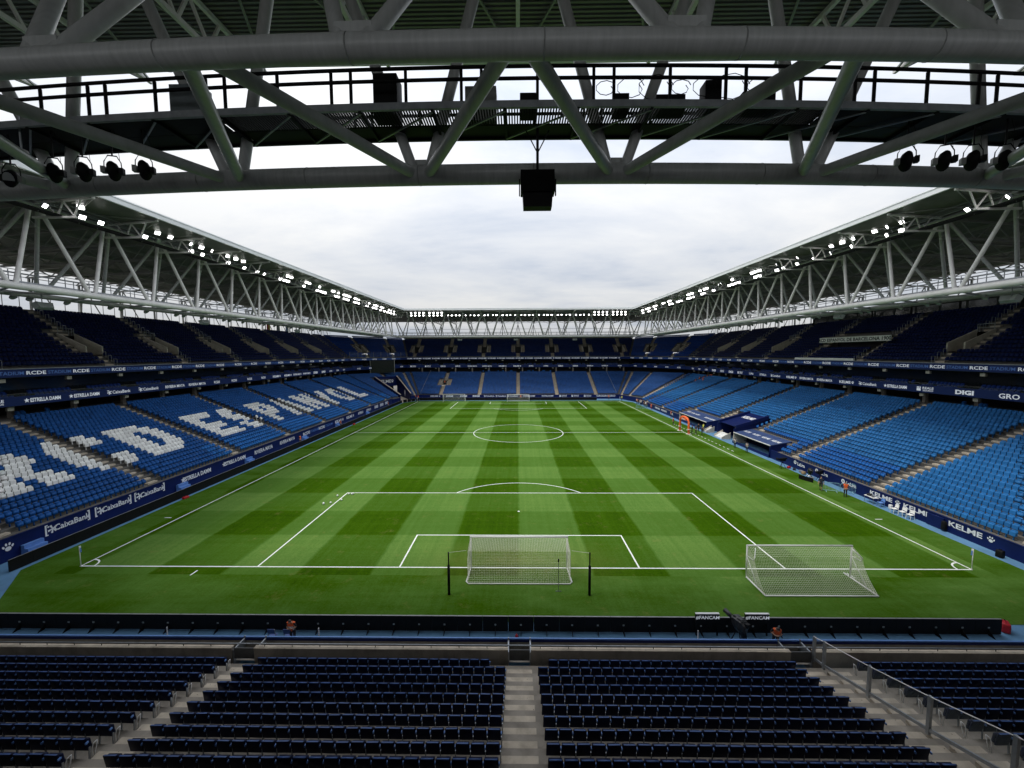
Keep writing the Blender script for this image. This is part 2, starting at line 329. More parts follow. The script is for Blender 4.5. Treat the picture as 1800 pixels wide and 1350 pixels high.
def merged(name, tv, tf, pos, yaw, mat, parent=None, tint=None):
    """one mesh holding many copies of a small quad template"""
    tv = np.array(tv, float); tf = np.array(tf, int); n = len(pos); pos = np.array(pos, float); yaw = np.array(yaw, float)
    c, s = np.cos(yaw), np.sin(yaw)
    x = tv[None, :, 0] * c[:, None] - tv[None, :, 1] * s[:, None] + pos[:, None, 0]
    y = tv[None, :, 0] * s[:, None] + tv[None, :, 1] * c[:, None] + pos[:, None, 1]
    z = np.broadcast_to(tv[None, :, 2], x.shape) + pos[:, None, 2]
    V = np.stack([x, y, z], -1).reshape(-1, 3); nv = len(tv)
    F = (tf[None] + (np.arange(n) * nv)[:, None, None]).reshape(-1, 4)
    me = bpy.data.meshes.new(name); me.vertices.add(len(V)); me.vertices.foreach_set('co', V.astype('f').ravel())
    me.loops.add(F.size); me.loops.foreach_set('vertex_index', F.astype('i').ravel())
    me.polygons.add(len(F)); me.polygons.foreach_set('loop_start', np.arange(0, F.size, 4, dtype='i')); me.polygons.foreach_set('loop_total', np.full(len(F), 4, 'i'))
    me.update(calc_edges=True)
    if tint is not None:
        at = me.attributes.new('tint', 'FLOAT_COLOR', 'POINT'); T = np.ones((n, nv, 4), 'f'); T[:, :, :3] = np.array(tint, 'f')[:, None, :]; at.data.foreach_set('color', T.ravel())
    me.materials.append(mat); o = link(name, me, parent); return o
def settint(me, t=(1, 1, 1)):
    at = me.attributes.new('tint', 'FLOAT_COLOR', 'POINT'); at.data.foreach_set('color', np.tile(np.array([*t, 1], 'f'), len(me.vertices)))

# ------------------------------------------------------------------ ground, track, pitch
b = MB().poly([(-4000, -4000, -.6), (4000, -4000, -.6), (4000, 4000, -.6), (-4000, 4000, -.6)])
tag(b.build('ground', pmat('outer_ground', (0.14, 0.13, 0.115), 0.9, 0.2, 0.05)), kind='structure')
b = MB().poly([(-46, -10.0, 0), (46, -10.0, 0), (46, 118, 0), (-46, 118, 0)])
tag(b.build('track', apron_m), kind='structure')
GX0, GX1, GY0, GY1 = -38.0, 37.8, -6.2, 108.3
b = MB().poly([(GX0, -.6, .02), (-33.2, GY0, .02), (32.6, GY0, .02), (GX1, -2.6, .02), (GX1, 103, .02), (34.5, GY1, .02), (-34.2, GY1, .02), (GX0, 103, .02)])
tag(b.build('pitch', grass), kind='structure')
b = MB(); Zl = .027; lw = .06
def ln(x0, y0, x1, y1, w=lw):
    d = Vector((x1 - x0, y1 - y0)); d.normalize(); nx, ny = -d.y * w, d.x * w
    b.poly([(x0 + nx, y0 + ny, Zl), (x0 - nx, y0 - ny, Zl), (x1 - nx, y1 - ny, Zl), (x1 + nx, y1 + ny, Zl)])
def arc(cx, cy, r, a0, a1, k=48, w=lw):
    for i in range(k):
        t0 = a0 + (a1 - a0) * i / k; t1 = a0 + (a1 - a0) * (i + 1) / k
        b.poly([(cx + (r - w) * math.cos(t0), cy + (r - w) * math.sin(t0), Zl), (cx + (r + w) * math.cos(t0), cy + (r + w) * math.sin(t0), Zl), (cx + (r + w) * math.cos(t1), cy + (r + w) * math.sin(t1), Zl), (cx + (r - w) * math.cos(t1), cy + (r - w) * math.sin(t1), Zl)])
e_ = lw
for x in (-34, 34): ln(x, e_, x, 105 - e_)
for y in (0, 105): ln(-34 - e_, y, 34 + e_, y)
ln(-34 + e_, 52.5, 34 - e_, 52.5)
for y0, s in ((0, 1), (105, -1)):
    for hx, dep in ((20.16, 16.5), (9.16, 5.5)):
        ln(-hx, y0 + s * e_, -hx, y0 + s * (dep - e_)); ln(hx, y0 + s * e_, hx, y0 + s * (dep - e_)); ln(-hx - e_, y0 + s * dep, hx + e_, y0 + s * dep)
    a = math.acos(5.5 / 9.15); c0 = math.pi / 2 if s > 0 else -math.pi / 2
    arc(0, y0 + s * 11, 9.15, c0 - a + .012, c0 + a - .012, 24)
    b.poly([(p[0] + 0, p[1] + y0 + s * 11, Zl) for p in ell(0, 0, .12, .12, 12)])
arc(0, 52.5, 9.15, .007, math.pi - .007); arc(0, 52.5, 9.15, math.pi + .007, 2 * math.pi - .007)
b.poly([(p[0], p[1] + 52.5, Zl + .002) for p in ell(0, 0, .15, .15, 12)])
for cx, cy, a0 in ((-34, 0, 0), (34, 0, math.pi / 2), (34, 105, math.pi), (-34, 105, 1.5 * math.pi)): arc(cx, cy, 1.0, a0 + .07, a0 + math.pi / 2 - .07, 10)
for i in range(19): ln(35.55, 36.5 + i * 1.4, 35.55, 37.15 + i * 1.4, .06)        # dashed technical area
for x, y in ((-24.4, -.9), (24.3, -.9), (-35.2, 9.2), (35.2, 9.2)): ln(x - (.35 if abs(x) > 30 else 0), y - (0 if abs(x) > 30 else .35), x + (.35 if abs(x) > 30 else 0), y + (0 if abs(x) > 30 else .35), .05)
tag(b.build('pitch_lines', line_p), kind='structure')

# ------------------------------------------------------------------ stands: rows as rings of eight corners
def LV(r):
    o = .78 * r; zs = 1.95 + .32 * r; zf = 1.5 + .32 * r; zn = .60 + .25 * r + .0015 * r * r; x = 40.7 + o; on_ = .783 * r
    return [(-x, -4 - .25 * o, zs), (-x, 99 + .35 * o, zs), (-(36 + .42 * o), 114 + o, zf), (36 + .42 * o, 114 + o, zf), (x, 99 + .35 * o, zs), (x, -4 - .25 * o, zs), (33 + .4 * o, -10.39 - on_, zn), (-(33 + .4 * o), -10.39 - on_, zn)]
def UV(r):
    o = .78 * r; z = 14.8 + .53 * r; x = 57.4 + o; q = .42 * o; yn = -28.75 - o
    return [(-x, -4 - q, z), (-x, 107 + q, z), (-(45 + q), 133.4 + o, z), (45 + q, 133.4 + o, z), (x, 107 + q, z), (x, -4 - q, z), (45 + q, yn, z), (-(45 + q), yn, z)]
def MV(r):
    o = .95 * r; z = 10.95 + .42 * r; x = 56.7 + o; q = .42 * o
    return [(-x, -4 - q, z), (-x, 107 + q, z), (-(45 + q), 132.6 + o, z), (45 + q, 132.6 + o, z), (x, 107 + q, z), (x, -4 - q, z), (45 + q, -27.7 - o, z), (-(45 + q), -27.7 - o, z)]
SEGS = {'left': (0, 1, 'Y', -90), 'cornL': (1, 2, 'U', 0), 'far': (2, 3, 'X', 180), 'cornR': (3, 4, 'U', 0), 'right': (5, 4, 'Y', 90), 'cornNR': (5, 6, 'U', 0), 'near': (7, 6, 'X', 0), 'cornNL': (7, 0, 'U', 0)}
class Seg:
    def __init__(s, V, key): s.V = V; s.key = key; s.i, s.j, s.mode, s.yaw = SEGS[key]
    def lim(s, r):
        a, b_ = s.V(r)[s.i], s.V(r)[s.j]
        return (a[1], b_[1]) if s.mode == 'Y' else (a[0], b_[0]) if s.mode == 'X' else (0.0, 1.0)
    def P(s, r, c, z=None):
        a, b_ = s.V(r)[s.i], s.V(r)[s.j]
        if s.mode == 'Y': p = (a[0], c, a[2])
        elif s.mode == 'X': p = (c, a[1], a[2])
        else: p = tuple(a[k] + (b_[k] - a[k]) * c for k in range(3))
        return Vector((p[0], p[1], p[2] if z is None else z))
    def length(s, r): return (Vector(s.V(r)[s.j]) - Vector(s.V(r)[s.i])).length
    def face(s, r, c):
        if s.mode != 'U': return R_(s.yaw)
        d = s.P(r, 1) - s.P(r, 0); n = Vector((-d.y, d.x, 0)); ctr = Vector((0, 52.5, 0)) - s.P(r, .5); ctr.z = 0
        if n.dot(ctr) < 0: n = -n
        return math.atan2(n.y, n.x) - math.pi / 2
def quadprism(b, p, z0, z1): b.prism([(q.x, q.y, z0) for q in p], (0, 0, z1 - z0))
def intervals(lo, hi, cuts):
    out = [(lo, hi)]
    for a, c in cuts:
        nx = []
        for x, y in out:
            if c <= x or a >= y: nx.append((x, y)); continue
            if a > x: nx.append((x, a))
            if c < y: nx.append((c, y))
        out = nx
    return out
def terrace(seg, r0, r1, gaps, parent, mat=terr_c, base=None):
    b = MB()
    for r in range(r0, r1):
        lo, hi = seg.lim(r); lo2, hi2 = seg.lim(r + 1); z = seg.P(r, lo)[2]
        cut = [(a, c) for a, c, q0, q1 in gaps if q0 <= r < q1]
        for a, c in intervals(lo, hi, cut):
            a2 = lo2 if a == lo else a; c2 = hi2 if c == hi else c
            za = seg.P(r, a)[2]; zc = seg.P(r, c)[2]
            b.poly([seg.P(r, a), seg.P(r, c), seg.P(r + 1, c2, zc), seg.P(r + 1, a2, za)])
            pz = seg.P(r - 1, a)[2] if r > r0 else (base if base is not None else za - .3)
            pc = seg.P(r - 1, c)[2] if r > r0 else (base if base is not None else zc - .3)
            b.poly([seg.P(r, a, pz), seg.P(r, c, pc), seg.P(r, c), seg.P(r, a)])
        cut2 = [(a, c) for a, c, q0, q1 in gaps if q0 <= r - 1 < q1 and not (q0 <= r < q1)]
    return b.build('terrace', mat, parent)
def aisle(seg, c, r0, r1, parent, hw=.6, skip=None):
    b = MB()
    def hwf(r): return hw if seg.mode != 'U' else hw / seg.length(r)
    for r in range(r0, r1):
        if skip and skip[0] <= r < skip[1]: continue
        h = hwf(r); P = seg.P; z = P(r, c)[2]; rise = P(r + 1, c)[2] - z
        f0, f1 = P(r, c - h), P(r, c + h); k0, k1 = P(r + 1, c - h), P(r + 1, c + h)
        m0, m1 = f0.lerp(k0, .5), f1.lerp(k1, .5)
        if seg.key not in ('left', 'right', 'near'): quadprism(b, [f0 + (f0 - k0) * .02, f1 + (f1 - k1) * .02, m1, m0], z - .02, z + .015)
        quadprism(b, [m0, m1, k1 + (k1 - f1) * .02, k0 + (k0 - f0) * .02], z - .02, z + rise * .5)
    o = b.build('aisle_stairs', step_c, parent); o['kind'] = 'stuff'; return o
def vom(seg, c, r0, r1, parent, hw=1.25, dark=True, wallm=None, stairs=True, top=1.05, sides=(-1, 1)):
    wallm = wallm or vom_c
    def u(d, r): return d if seg.mode != 'U' else d / seg.length(r)
    P = seg.P; zf = P(r0, c)[2] - .02
    fl = MB(); fl.poly([P(r0, c - u(hw, r0), zf), P(r0, c + u(hw, r0), zf), P(r1, c + u(hw, r1), zf), P(r1, c - u(hw, r1), zf)]); fl.build('passage_floor', step_c, parent)
    bk = MB(); zt = P(r1, c)[2]
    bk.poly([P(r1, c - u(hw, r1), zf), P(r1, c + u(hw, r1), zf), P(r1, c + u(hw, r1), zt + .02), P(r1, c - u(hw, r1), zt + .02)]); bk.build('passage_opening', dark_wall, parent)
    for sg in (-1, 1):
        a0 = P(r0, c + sg * u(hw, r0)); a1 = P(r1, c + sg * u(hw, r1)); b0 = P(r0, c + sg * u(hw + .2, r0)); b1 = P(r1, c + sg * u(hw + .2, r1))
        w = MB(); n = 0
        pts = [(a0.x, a0.y, zf), (a1.x, a1.y, zf), (a1.x, a1.y, a1.z + top * .3), (a0.x, a0.y, a0.z + top + .1)]
        d = b0 - a0; w.prism(pts, (d.x, d.y, 0)); w.build('passage_wall', wallm, parent)
        if stairs and sg in sides: aisle(seg, c + sg * u(hw + .85, r0), r0, r1 + 1, parent, .62)
    rl = MB(); p0 = P(r1, c - u(hw, r1)); p1 = P(r1, c + u(hw, r1))
    for z in (.55, 1.05): rl.tube([p0 + Vector((0, 0, z)), p1 + Vector((0, 0, z))], .03, 5)
    for p in (p0, p1): rl.tube([p, p + Vector((0, 0, 1.05))], .03, 5)
    rl.build('guard_rail', galv, parent)
def hoops(seg, c, rows, parent):
    b = MB()
    for r in rows:
        p = seg.P(r, c); q = seg.P(r + 1, c); q = p.lerp(q, .6); q.z = p.z
        b.tube([p, p + Vector((0, 0, .95)), q + Vector((0, 0, .95)), q], .035, 4)
    b.build('handrail', galv, parent)

def tb(*boxes):                                  # template of tapered boxes: x half-widths bottom/top, y0,y1 bottom, y0,y1 top, z0,z1
    v = []; f = []
    for hb, ht, yb0, yb1, yt0, yt1, z0, z1 in boxes:
        n = len(v); v += [(-hb, yb0, z0), (hb, yb0, z0), (hb, yb1, z0), (-hb, yb1, z0), (-ht, yt0, z1), (ht, yt0, z1), (ht, yt1, z1), (-ht, yt1, z1)]
        f += [tuple(n + i for i in q) for q in ((4, 5, 6, 7), (0, 1, 5, 4), (1, 2, 6, 5), (2, 3, 7, 6), (3, 0, 4, 7), (3, 2, 1, 0))]
    return v, f
SEAT_T = tb((.215, .225, -.02, .035, -.055, -.01, .38, .70), (.225, .185, -.055, -.01, -.075, -.045, .70, .83), (.205, .215, .045, .15, .035, .12, .36, .66), (.215, .18, .035, .12, .03, .09, .66, .72), (.035, .035, -.05, .02, -.05, .02, .0, .38))
SEAT_U = tb((.215, .20, -.02, .05, -.07, -.01, .36, .82), (.205, .20, .05, .15, .03, .11, .36, .70))
def seatpos(seg, rows, aisles, excl=(), pitch=.5, hw=.68, back=.46):
    """aisles: coordinates (metres, or fractions on corners); excl: (a, c, r0, r1)"""
    out = []
    for r in rows:
        lo, hi = seg.lim(r); k = 1.0 if seg.mode != 'U' else seg.length(r + .5)
        lo_m, hi_m = lo * k, hi * k
        cuts = [((a - hw / k), (a + hw / k)) for a in aisles] + [(a, c) for a, c, q0, q1 in excl if q0 <= r < q1]
        for a, c in intervals(lo + .3 / k, hi - .3 / k, cuts):
            n = int((c - a) * k / pitch)
            if n < 1: continue
            st = (a + c) / 2 * k - (n - 1) * pitch / 2
            for i in range(n):
                cc = (st + i * pitch) / k; p = seg.P(r, cc).lerp(seg.P(r + 1, cc), back); p.z = seg.P(r, cc)[2]
                out.append((p.x, p.y, p.z, seg.face(r, cc), r, cc))
    return out
ALLBLUE = []; ALLWHITE = []
# ---- aisle layouts
SIDE_LO = [0.75 + 13.34 * i for i in range(8)]
SIDE_UP = [0.7 + 12.95 * i for i in range(9)][0:9]
END_LO = [-27.8, -13.9, 0.0, 13.9, 27.8]; END_UP = [-42, -28, -14, 0, 14, 28, 42]
NR = 22
def tier(name, label, cat, loc): return thing(name, label, cat, loc, None, True)
T_left = tier('lower_tier', 'lower seating tier with white letters spelled in the blue seats', 'stand', (-40.7, 47, 0))
T_right = tier('lower_tier', 'lower seating tier of pale blue seats behind the team dugouts', 'stand', (39, 47, 0))
T_far = tier('lower_tier', 'lower seating tier behind the far goal between the two corner blocks', 'stand', (0, 114, 0))
T_cl = tier('lower_tier', 'corner block of the lower tier split by a navy walled tunnel', 'stand', (-38, 106, 0))
T_cr = tier('lower_tier', 'corner block of the lower tier beside the pale blue barriers at the far flag', 'stand', (38, 106, 0))
T_near = tier('lower_tier', 'shaded lower tier of dark navy seats behind the concrete wall', 'stand', (0, -10.4, 0))
T_nl = tier('lower_tier', 'corner block linking the dark navy seats with the lettered stand', 'stand', (-37, -8, 0)); T_nr = tier('lower_tier', 'corner block linking the dark navy seats with the dugout stand', 'stand', (37, -8, 0))
sg = {k: Seg(LV, k) for k in SEGS}
terrace(sg['left'], 0, NR, [], T_left)
DUG = [(31.0, 69.0, -2, 1), (42.9, 53.0, 1, 5)]
terrace(sg['right'], -2, NR, DUG, T_right, base=.9)
terrace(sg['far'], 0, NR, [(-29.05, -26.55, 9, 14)], T_far)
TUN = (.30, .70, 0, 17)
terrace(sg['cornL'], 0, NR, [TUN], T_cl); terrace(sg['cornR'], 0, NR, [], T_cr)
terrace(sg['near'], 0, NR, [], T_near, mat=pmat('near_terrace_concrete', (0.29, 0.255, 0.21), 0.85, 0.2, 1.0, bump=0.2, dirt=0.45)); terrace(sg['cornNL'], 0, NR, [], T_nl); terrace(sg['cornNR'], 0, NR, [], T_nr)
for c in SIDE_LO:
    aisle(sg['left'], c, 0, NR, T_left); 
for c in SIDE_LO:
    r0 = -2 if not (31 < c < 69) else 1
    if 42.9 < c < 53: r0 = 5
    aisle(sg['right'], c + (.2 if c < 60 else -.4), r0, NR, T_right)
for c in END_LO:
    for a_, z_ in (((0, 9), (14, NR)) if c == -27.8 else ((0, NR),)): aisle(sg['far'], c, a_, z_, T_far)
vom(sg['far'], -27.8, 9, 14, T_far, hw=1.0)
aisle(sg['cornL'], .88, 0, NR, T_cl); aisle(sg['cornL'], .5, 18, NR, T_cl)
aisle(sg['cornR'], .42, 0, NR, T_cr); aisle(sg['cornR'], .93, 0, NR, T_cr); aisle(sg['cornR'], .10, 0, NR, T_cr)
# tunnel in the corner
def tunnel():
    P = sg['cornL'].P; u0, u1, r0, r1 = TUN; fl = MB()
    fl.poly([P(-1.5, u0, .03), P(-1.5, u1, .03), P(r1, u1, .9), P(r1, u0, .9)]); fl.build('ramp', step_c, T_cl)
    for uu, s in ((u0, -1), (u1, 1)):
        a0 = P(-.3, uu); a1 = P(r1, uu); w = MB(); d = (P(0, uu + s * .02) - P(0, uu)); d.z = 0
        w.prism([(a0.x, a0.y, 0), (a1.x, a1.y, 0), (a1.x, a1.y, a1.z + .9), (a0.x, a0.y, a0.z + .9)], d); w.build('tunnel_wall', navy_wall, T_cl)
        c = MB(); c.beam(a0 + Vector((0, 0, .98)), a1 + Vector((0, 0, .98)), .4, .14); c.build('wall_coping', step_c, T_cl)
        if s > 0:
            rt = (a1 - a0); rt.z = 0; rt.normalize(); pm = a0.lerp(a1, .42); pm.z = 2.2; nn = Vector((-d.x, -d.y, 0)).normalized()
            mark(T_cl, 'feather', pm + nn * .02, -rt if (-rt).cross(Vector((0, 0, 1))).dot(nn) > 0 else rt, 2.6, lbl_w)
    p0, p1 = P(r1, u0), P(r1, u1); w = MB(); w.poly([(p0.x, p0.y, 4.4), (p1.x, p1.y, 4.4), (p1.x, p1.y, p1.z + .9), (p0.x, p0.y, p0.z + .9)]); w.build('tunnel_header', navy_wall, T_cl)
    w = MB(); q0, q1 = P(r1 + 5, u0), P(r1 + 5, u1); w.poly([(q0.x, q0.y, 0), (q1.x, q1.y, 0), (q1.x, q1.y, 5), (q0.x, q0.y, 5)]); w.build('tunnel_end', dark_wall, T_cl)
    rt = (p1 - p0); rt.z = 0; rt.normalize(); nn = rt.cross(Vector((0, 0, 1))); c = (p0 + p1) / 2; 
    text(T_cl, 'KELME', Vector((c.x, c.y, (4.4 + p0.z + .9) / 2)) + nn * .03 - rt * .7, rt, 1.15, lbl_w, 1.35, .02); mark(T_cl, 'paw', Vector((c.x, c.y, (4.4 + p0.z + .9) / 2)) + nn * .03 + rt * 3.0, rt, 1.2, lbl_w)
tunnel()
# segregation fences next to the corner blocks
for x, lb in ((-34.9, 'low glass segregation fence beside the tunnel corner block'), (34.9, 'low glass segregation fence beside the barrier corner block')):
    f = thing('segregation_fence', lb, 'fence', (x, 114, 1.5), None, True); g = MB()
    p0 = Vector((x, 114, 1.6)); p1 = Vector((x * 1.0, 131, 8.6)); g.tube([p0 + Vector((0, 0, 1.0)), p1 + Vector((0, 0, 1.0))], .05, 5)
    for i in range(12): q = p0.lerp(p1, i / 11); g.tube([q, q + Vector((0, 0, 1))], .05, 5)
    g.build('rail', galv, f)
# ---- lower seats
FONT = {'R': '##########.. ###########. #####..##### #####..##### ##########.. #########... #####.#####. #####..##### #####..#####',
 'C': '..#########. .########### #####...#### #####....... #####....... #####....... #####...#### .########### ..#########.',
 'D': '#########... ###########. #####..##### #####...#### #####...#### #####...#### #####..##### ###########. #########...',
 'E': '############ ###########. #####....... #####....... ##########.. ##########.. #####....... ###########. ############',
 'S': '..########.. .##########. #####..####. #######..... .#########.. ....######## ####...##### .##########. ..########..',
 'P': '##########.. ###########. #####..##### #####..##### ###########. ##########.. #####....... #####....... #####.......',
 'A': '...######... ...######... ..########.. ..###..###.. .####..####. .##########. .##########. ####....#### ####....####',
 'N': '#####...#### ######..#### #######.#### ############ ############ ####.####### ####..###### ####...##### ####...#####',
 'Y': '####....#### ####....#### .####..####. ..########.. ...######... ....####.... ....####.... ....####.... ....####....',
 'O': '..########.. .##########. #####..##### ####....#### ####....#### ####....#### #####..##### .##########. ..########..',
 'L': '#####....... #####....... #####....... #####....... #####....... #####....... #####....... ############ ############'}
LETT = [('R', 3.2, 9.9), ('C', 11.0, 17.2), ('D', 18.6, 24.3), ('E', 29.7, 35.4), ('S', 36.4, 42.3), ('P', 44.0, 49.6), ('A', 50.6, 57.6), ('N', 58.8, 65.2), ('Y', 66.2, 72.8), ('O', 74.6, 81.6), ('L', 83.4, 89.8)]
FONT = {k: v.split() for k, v in FONT.items()}
def is_white(r, y):
    if not 5 <= r <= 13: return False
    for ch, a, c in LETT:
        if a <= y < c: return FONT[ch][13 - r][min(11, int((y - a) / (c - a) * 12))] == '#'
    return False
sl_ = seatpos(sg['left'], range(0, NR), SIDE_LO); white = [s for s in sl_ if is_white(s[4], s[5])]; blueL = [s for s in sl_ if not is_white(s[4], s[5])]
sr_ = seatpos(sg['right'], range(-2, NR), [c + (.2 if c < 60 else -.4) for c in SIDE_LO], [(30.6, 69.4, -2, 2), (42.4, 53.5, 2, 6)])
sf_ = seatpos(sg['far'], range(0, NR), END_LO, [(-30.2, -25.4, 8, 15)])
scl = seatpos(sg['cornL'], range(0, NR), [.88], [(.24, .76, 0, 18), (.47, .53, 18, NR)]); scr = seatpos(sg['cornR'], range(0, NR), [.42, .93, .10])
def tints(lst, base=(1, 1, 1), jit=.10, fn=None):
    out = []
    for s in lst:
        j = (1 + (random.random() - .5) * 2 * jit) * (1 + .10 * math.sin(s[5] * .31 + s[4] * .9) * math.sin(s[5] * .083 + 1)) * (.72 if random.random() < .02 else 1); t = base if fn is None else fn(s); h = 1 + (random.random() - .5) * .10
        out.append((t[0] * j * h, t[1] * j, t[2] * j))
    return out
def depth(s): return (Vector(s[:3]) - CAM).dot(FWD)
def inview(s, mg=1.0):
    d = Vector(s[:3]) + Vector((0, 0, .5)) - CAM; z = d.dot(FWD)
    return z > .5 and abs(d.dot(RIGHT) / z) < 1.2688 * mg and abs(d.dot(UP) / z) < .9516 * mg
def split(lst, n):
    vis = sorted([i for i in range(len(lst)) if inview(lst[i], .99)], key=lambda i: depth(lst[i]))[:n]; vs = set(vis)
    return [lst[i] for i in vis], [lst[i] for i in range(len(lst)) if i not in vs]
def tint_r(s):  # right stand tint by row: palest in the middle, darker above and in front
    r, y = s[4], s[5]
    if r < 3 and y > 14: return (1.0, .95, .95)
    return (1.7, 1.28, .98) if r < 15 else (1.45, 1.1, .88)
def individual(name, lst, mat, label, cat, group, fn):
    protos = []
    for q in range(5):
        me = bpy.data.meshes.new(name); me.from_pydata(SEAT_T[0], [], SEAT_T[1]); me.update(); j = .9 + .05 * q; t = fn; settint(me, (t[0] * j, t[1] * j, t[2] * j)); me.materials.append(mat); protos.append(me)
    for s in lst:
        o = link(name, random.choice(protos)); o.location = s[:3]; o.rotation_euler = (0, 0, s[3]); tag(o, label, cat, group)
ind, rest = split([s for s in sr_ if s[5] < 14], 300); restR = rest + [s for s in sr_ if s[5] >= 14]
individual('blue_folding_seat', ind, blue_seat, 'pale blue folding seat in the block above the three white chairs', 'seat', 'pale blue seats above the white chairs', (1.7, 1.28, .98))
indw, restw = split(white, 300)
for ch, a, c in LETT:
    sub = [q for q in indw if a <= q[5] < c]
    if sub: individual('white_folding_seat', sub, white_seat, 'white folding seat in the big letter %s among blue seats' % ch, 'seat', 'white seats of the letter ' + ch, (1, 1, 1))
def seatstuff(name, lst, mat, tn, label, tmpl=SEAT_T):
    o = merged(name, tmpl[0], tmpl[1], [s[:3] for s in lst], [s[3] for s in lst], mat, None, tn); tag(o, label, 'seats', kind='stuff'); return o
loose = [(-59.0, y, 8.95, R_(-90), 0, y) for y in (3.6, 6.2, 6.7, 11.0, 13.1, 16.6, 17.1, 19.6, 64.5, 69, 71.5, 76)] + [(59.0, y, 8.95, R_(90), 0, y) for y in (24.3, 22.3, 21.8, 17.3, 16.8, 62, 66, 66.6, 71, 75)] + [(x, 132.4, 8.6, R_(180), 0, x) for x in (-14, -12, -11.5, -8, -6, -3, -2.5, 4, 4.6, 6, 10, 10.5, 13)]
blues = blueL + restR + sf_ + scl + scr + loose
bt = tints(blueL, fn=lambda s: (1.25, 1.15, 1.05) if (s[4] < 4 and s[5] > 24) else (.80, .70, .72)) + tints(restR, fn=tint_r) + tints(sf_, (1.8, .70, .66)) + tints(scl + scr, (1.6, .68, .64)) + tints(loose)
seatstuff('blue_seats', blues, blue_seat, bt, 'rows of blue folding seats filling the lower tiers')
seatstuff('white_seats', restw, white_seat, tints(restw, jit=.05), 'white folding seats spelling the farther letters')
# ---- near stand: dark navy seats seen from behind
NEAR_EX = [(-.65 - .0, .65, 0, 30), (-1.25, 1.25, 0, 1), (-14.45, -13.15, 0, 30), (13.55, 16.2, 0, 30)]
sn = seatpos(sg['near'], range(0, 17), [-28.3, 29.3], NEAR_EX, .5, .65, .70)
for c, hw, r0 in ((0, .62, 0), (-13.8, .62, 0)): aisle(sg['near'], c, r0, NR, T_near, hw)
aisle(sg['near'], 14.28, 0, NR, T_near, .62); aisle(sg['near'], 15.62, 0, NR, T_near, .52)
nl_, nrest = split(sn, 300)
def bevbox(x0, x1, y0, y1, z0, z1, bw, name, mat, taper=0, lean=0):
    bm = bmesh.new(); bmesh.ops.create_cube(bm, size=1)
    for v in bm.verts:
        t = v.co.z + .5; x = x0 + (v.co.x + .5) * (x1 - x0); y = y0 + (v.co.y + .5) * (y1 - y0); z = z0 + t * (z1 - z0); xm = (x0 + x1) / 2
        v.co = ((x - xm) * (1 - taper * t) + xm, y + lean * t, z)
    bmesh.ops.bevel(bm, geom=bm.edges[:], offset=bw, segments=2, affect='EDGES', profile=.6)
    me = bpy.data.meshes.new(name); bm.to_mesh(me); bm.free(); me.materials.append(mat); me.polygons.foreach_set('use_smooth', [True] * len(me.polygons)); return me
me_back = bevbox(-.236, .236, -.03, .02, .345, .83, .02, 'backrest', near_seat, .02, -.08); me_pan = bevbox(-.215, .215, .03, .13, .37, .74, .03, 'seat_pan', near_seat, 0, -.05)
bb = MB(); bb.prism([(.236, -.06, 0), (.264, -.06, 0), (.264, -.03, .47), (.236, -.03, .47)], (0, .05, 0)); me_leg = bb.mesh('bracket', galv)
bb = MB(); bb.box(.228, .272, -.125, -.03, .65, .71); me_hin = bb.mesh('hinge', near_arm); me_skylit_lip = bevbox(-.195, .195, -.115, -.065, .826, .840, .005, 'skylit_lip', skylit_lip_m)  # added lip in lighter blue imitates skylight catching the backrest edge
bb = MB(); bb.tube([(.27, .03, .02), (.27, .04, .34), (.27, .10, .50), (.27, .22, .50), (.27, .18, .28), (.27, .08, .04)], .017, 6); me_arm = bb.mesh('armrest', steel_w, True)
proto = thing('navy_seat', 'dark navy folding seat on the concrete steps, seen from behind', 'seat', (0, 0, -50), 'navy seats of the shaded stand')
link('backrest', me_back, proto); link('seat_pan', me_pan, proto); link('bracket', me_leg, proto); link('hinge', me_hin, proto); link('skylit_lip', me_skylit_lip, proto)
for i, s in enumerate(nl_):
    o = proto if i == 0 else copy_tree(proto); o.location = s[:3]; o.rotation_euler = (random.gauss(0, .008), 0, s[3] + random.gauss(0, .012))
    blk = 'beyond the glass balustrade' if s[0] > 15 else 'between central stairs and glass balustrade' if s[0] > 0 else 'between central and open stairs' if s[0] > -13.8 else 'beyond the open stairs'
    o['label'] = 'dark navy folding seat seen from behind, ' + blk; o['group'] = 'navy seats ' + blk
def bmtmpl(ms):
    v = []; f = []
    for me in ms:
        n = len(v); v += [tuple(q.co) for q in me.vertices]; f += [tuple(n + i for i in p.vertices) for p in me.polygons if len(p.vertices) == 4]
    return v, f
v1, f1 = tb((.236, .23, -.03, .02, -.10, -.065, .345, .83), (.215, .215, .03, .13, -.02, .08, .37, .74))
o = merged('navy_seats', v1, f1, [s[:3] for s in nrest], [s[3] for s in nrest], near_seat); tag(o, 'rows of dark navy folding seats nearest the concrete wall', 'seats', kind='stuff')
v2, f2 = tb((.014, .014, -.06, -.01, -.04, .02, 0, .47)); v2 = [(x + .25, y, z) for x, y, z in v2]
o = merged('seat_brackets', v2, f2, [s[:3] for s in nrest], [s[3] for s in nrest], galv); tag(o, 'grey brackets under the navy seats nearest the concrete wall', 'brackets', kind='stuff')
v3, f3 = tb((.022, .022, -.125, -.03, -.125, -.03, .65, .71)); v3 = [(x + .25, y, z) for x, y, z in v3]
o = merged('seat_hinges', v3, f3, [s[:3] for s in nrest], [s[3] for s in nrest], near_arm); tag(o, 'small blue hinges between the navy seats nearest the wall', 'hinges', kind='stuff')
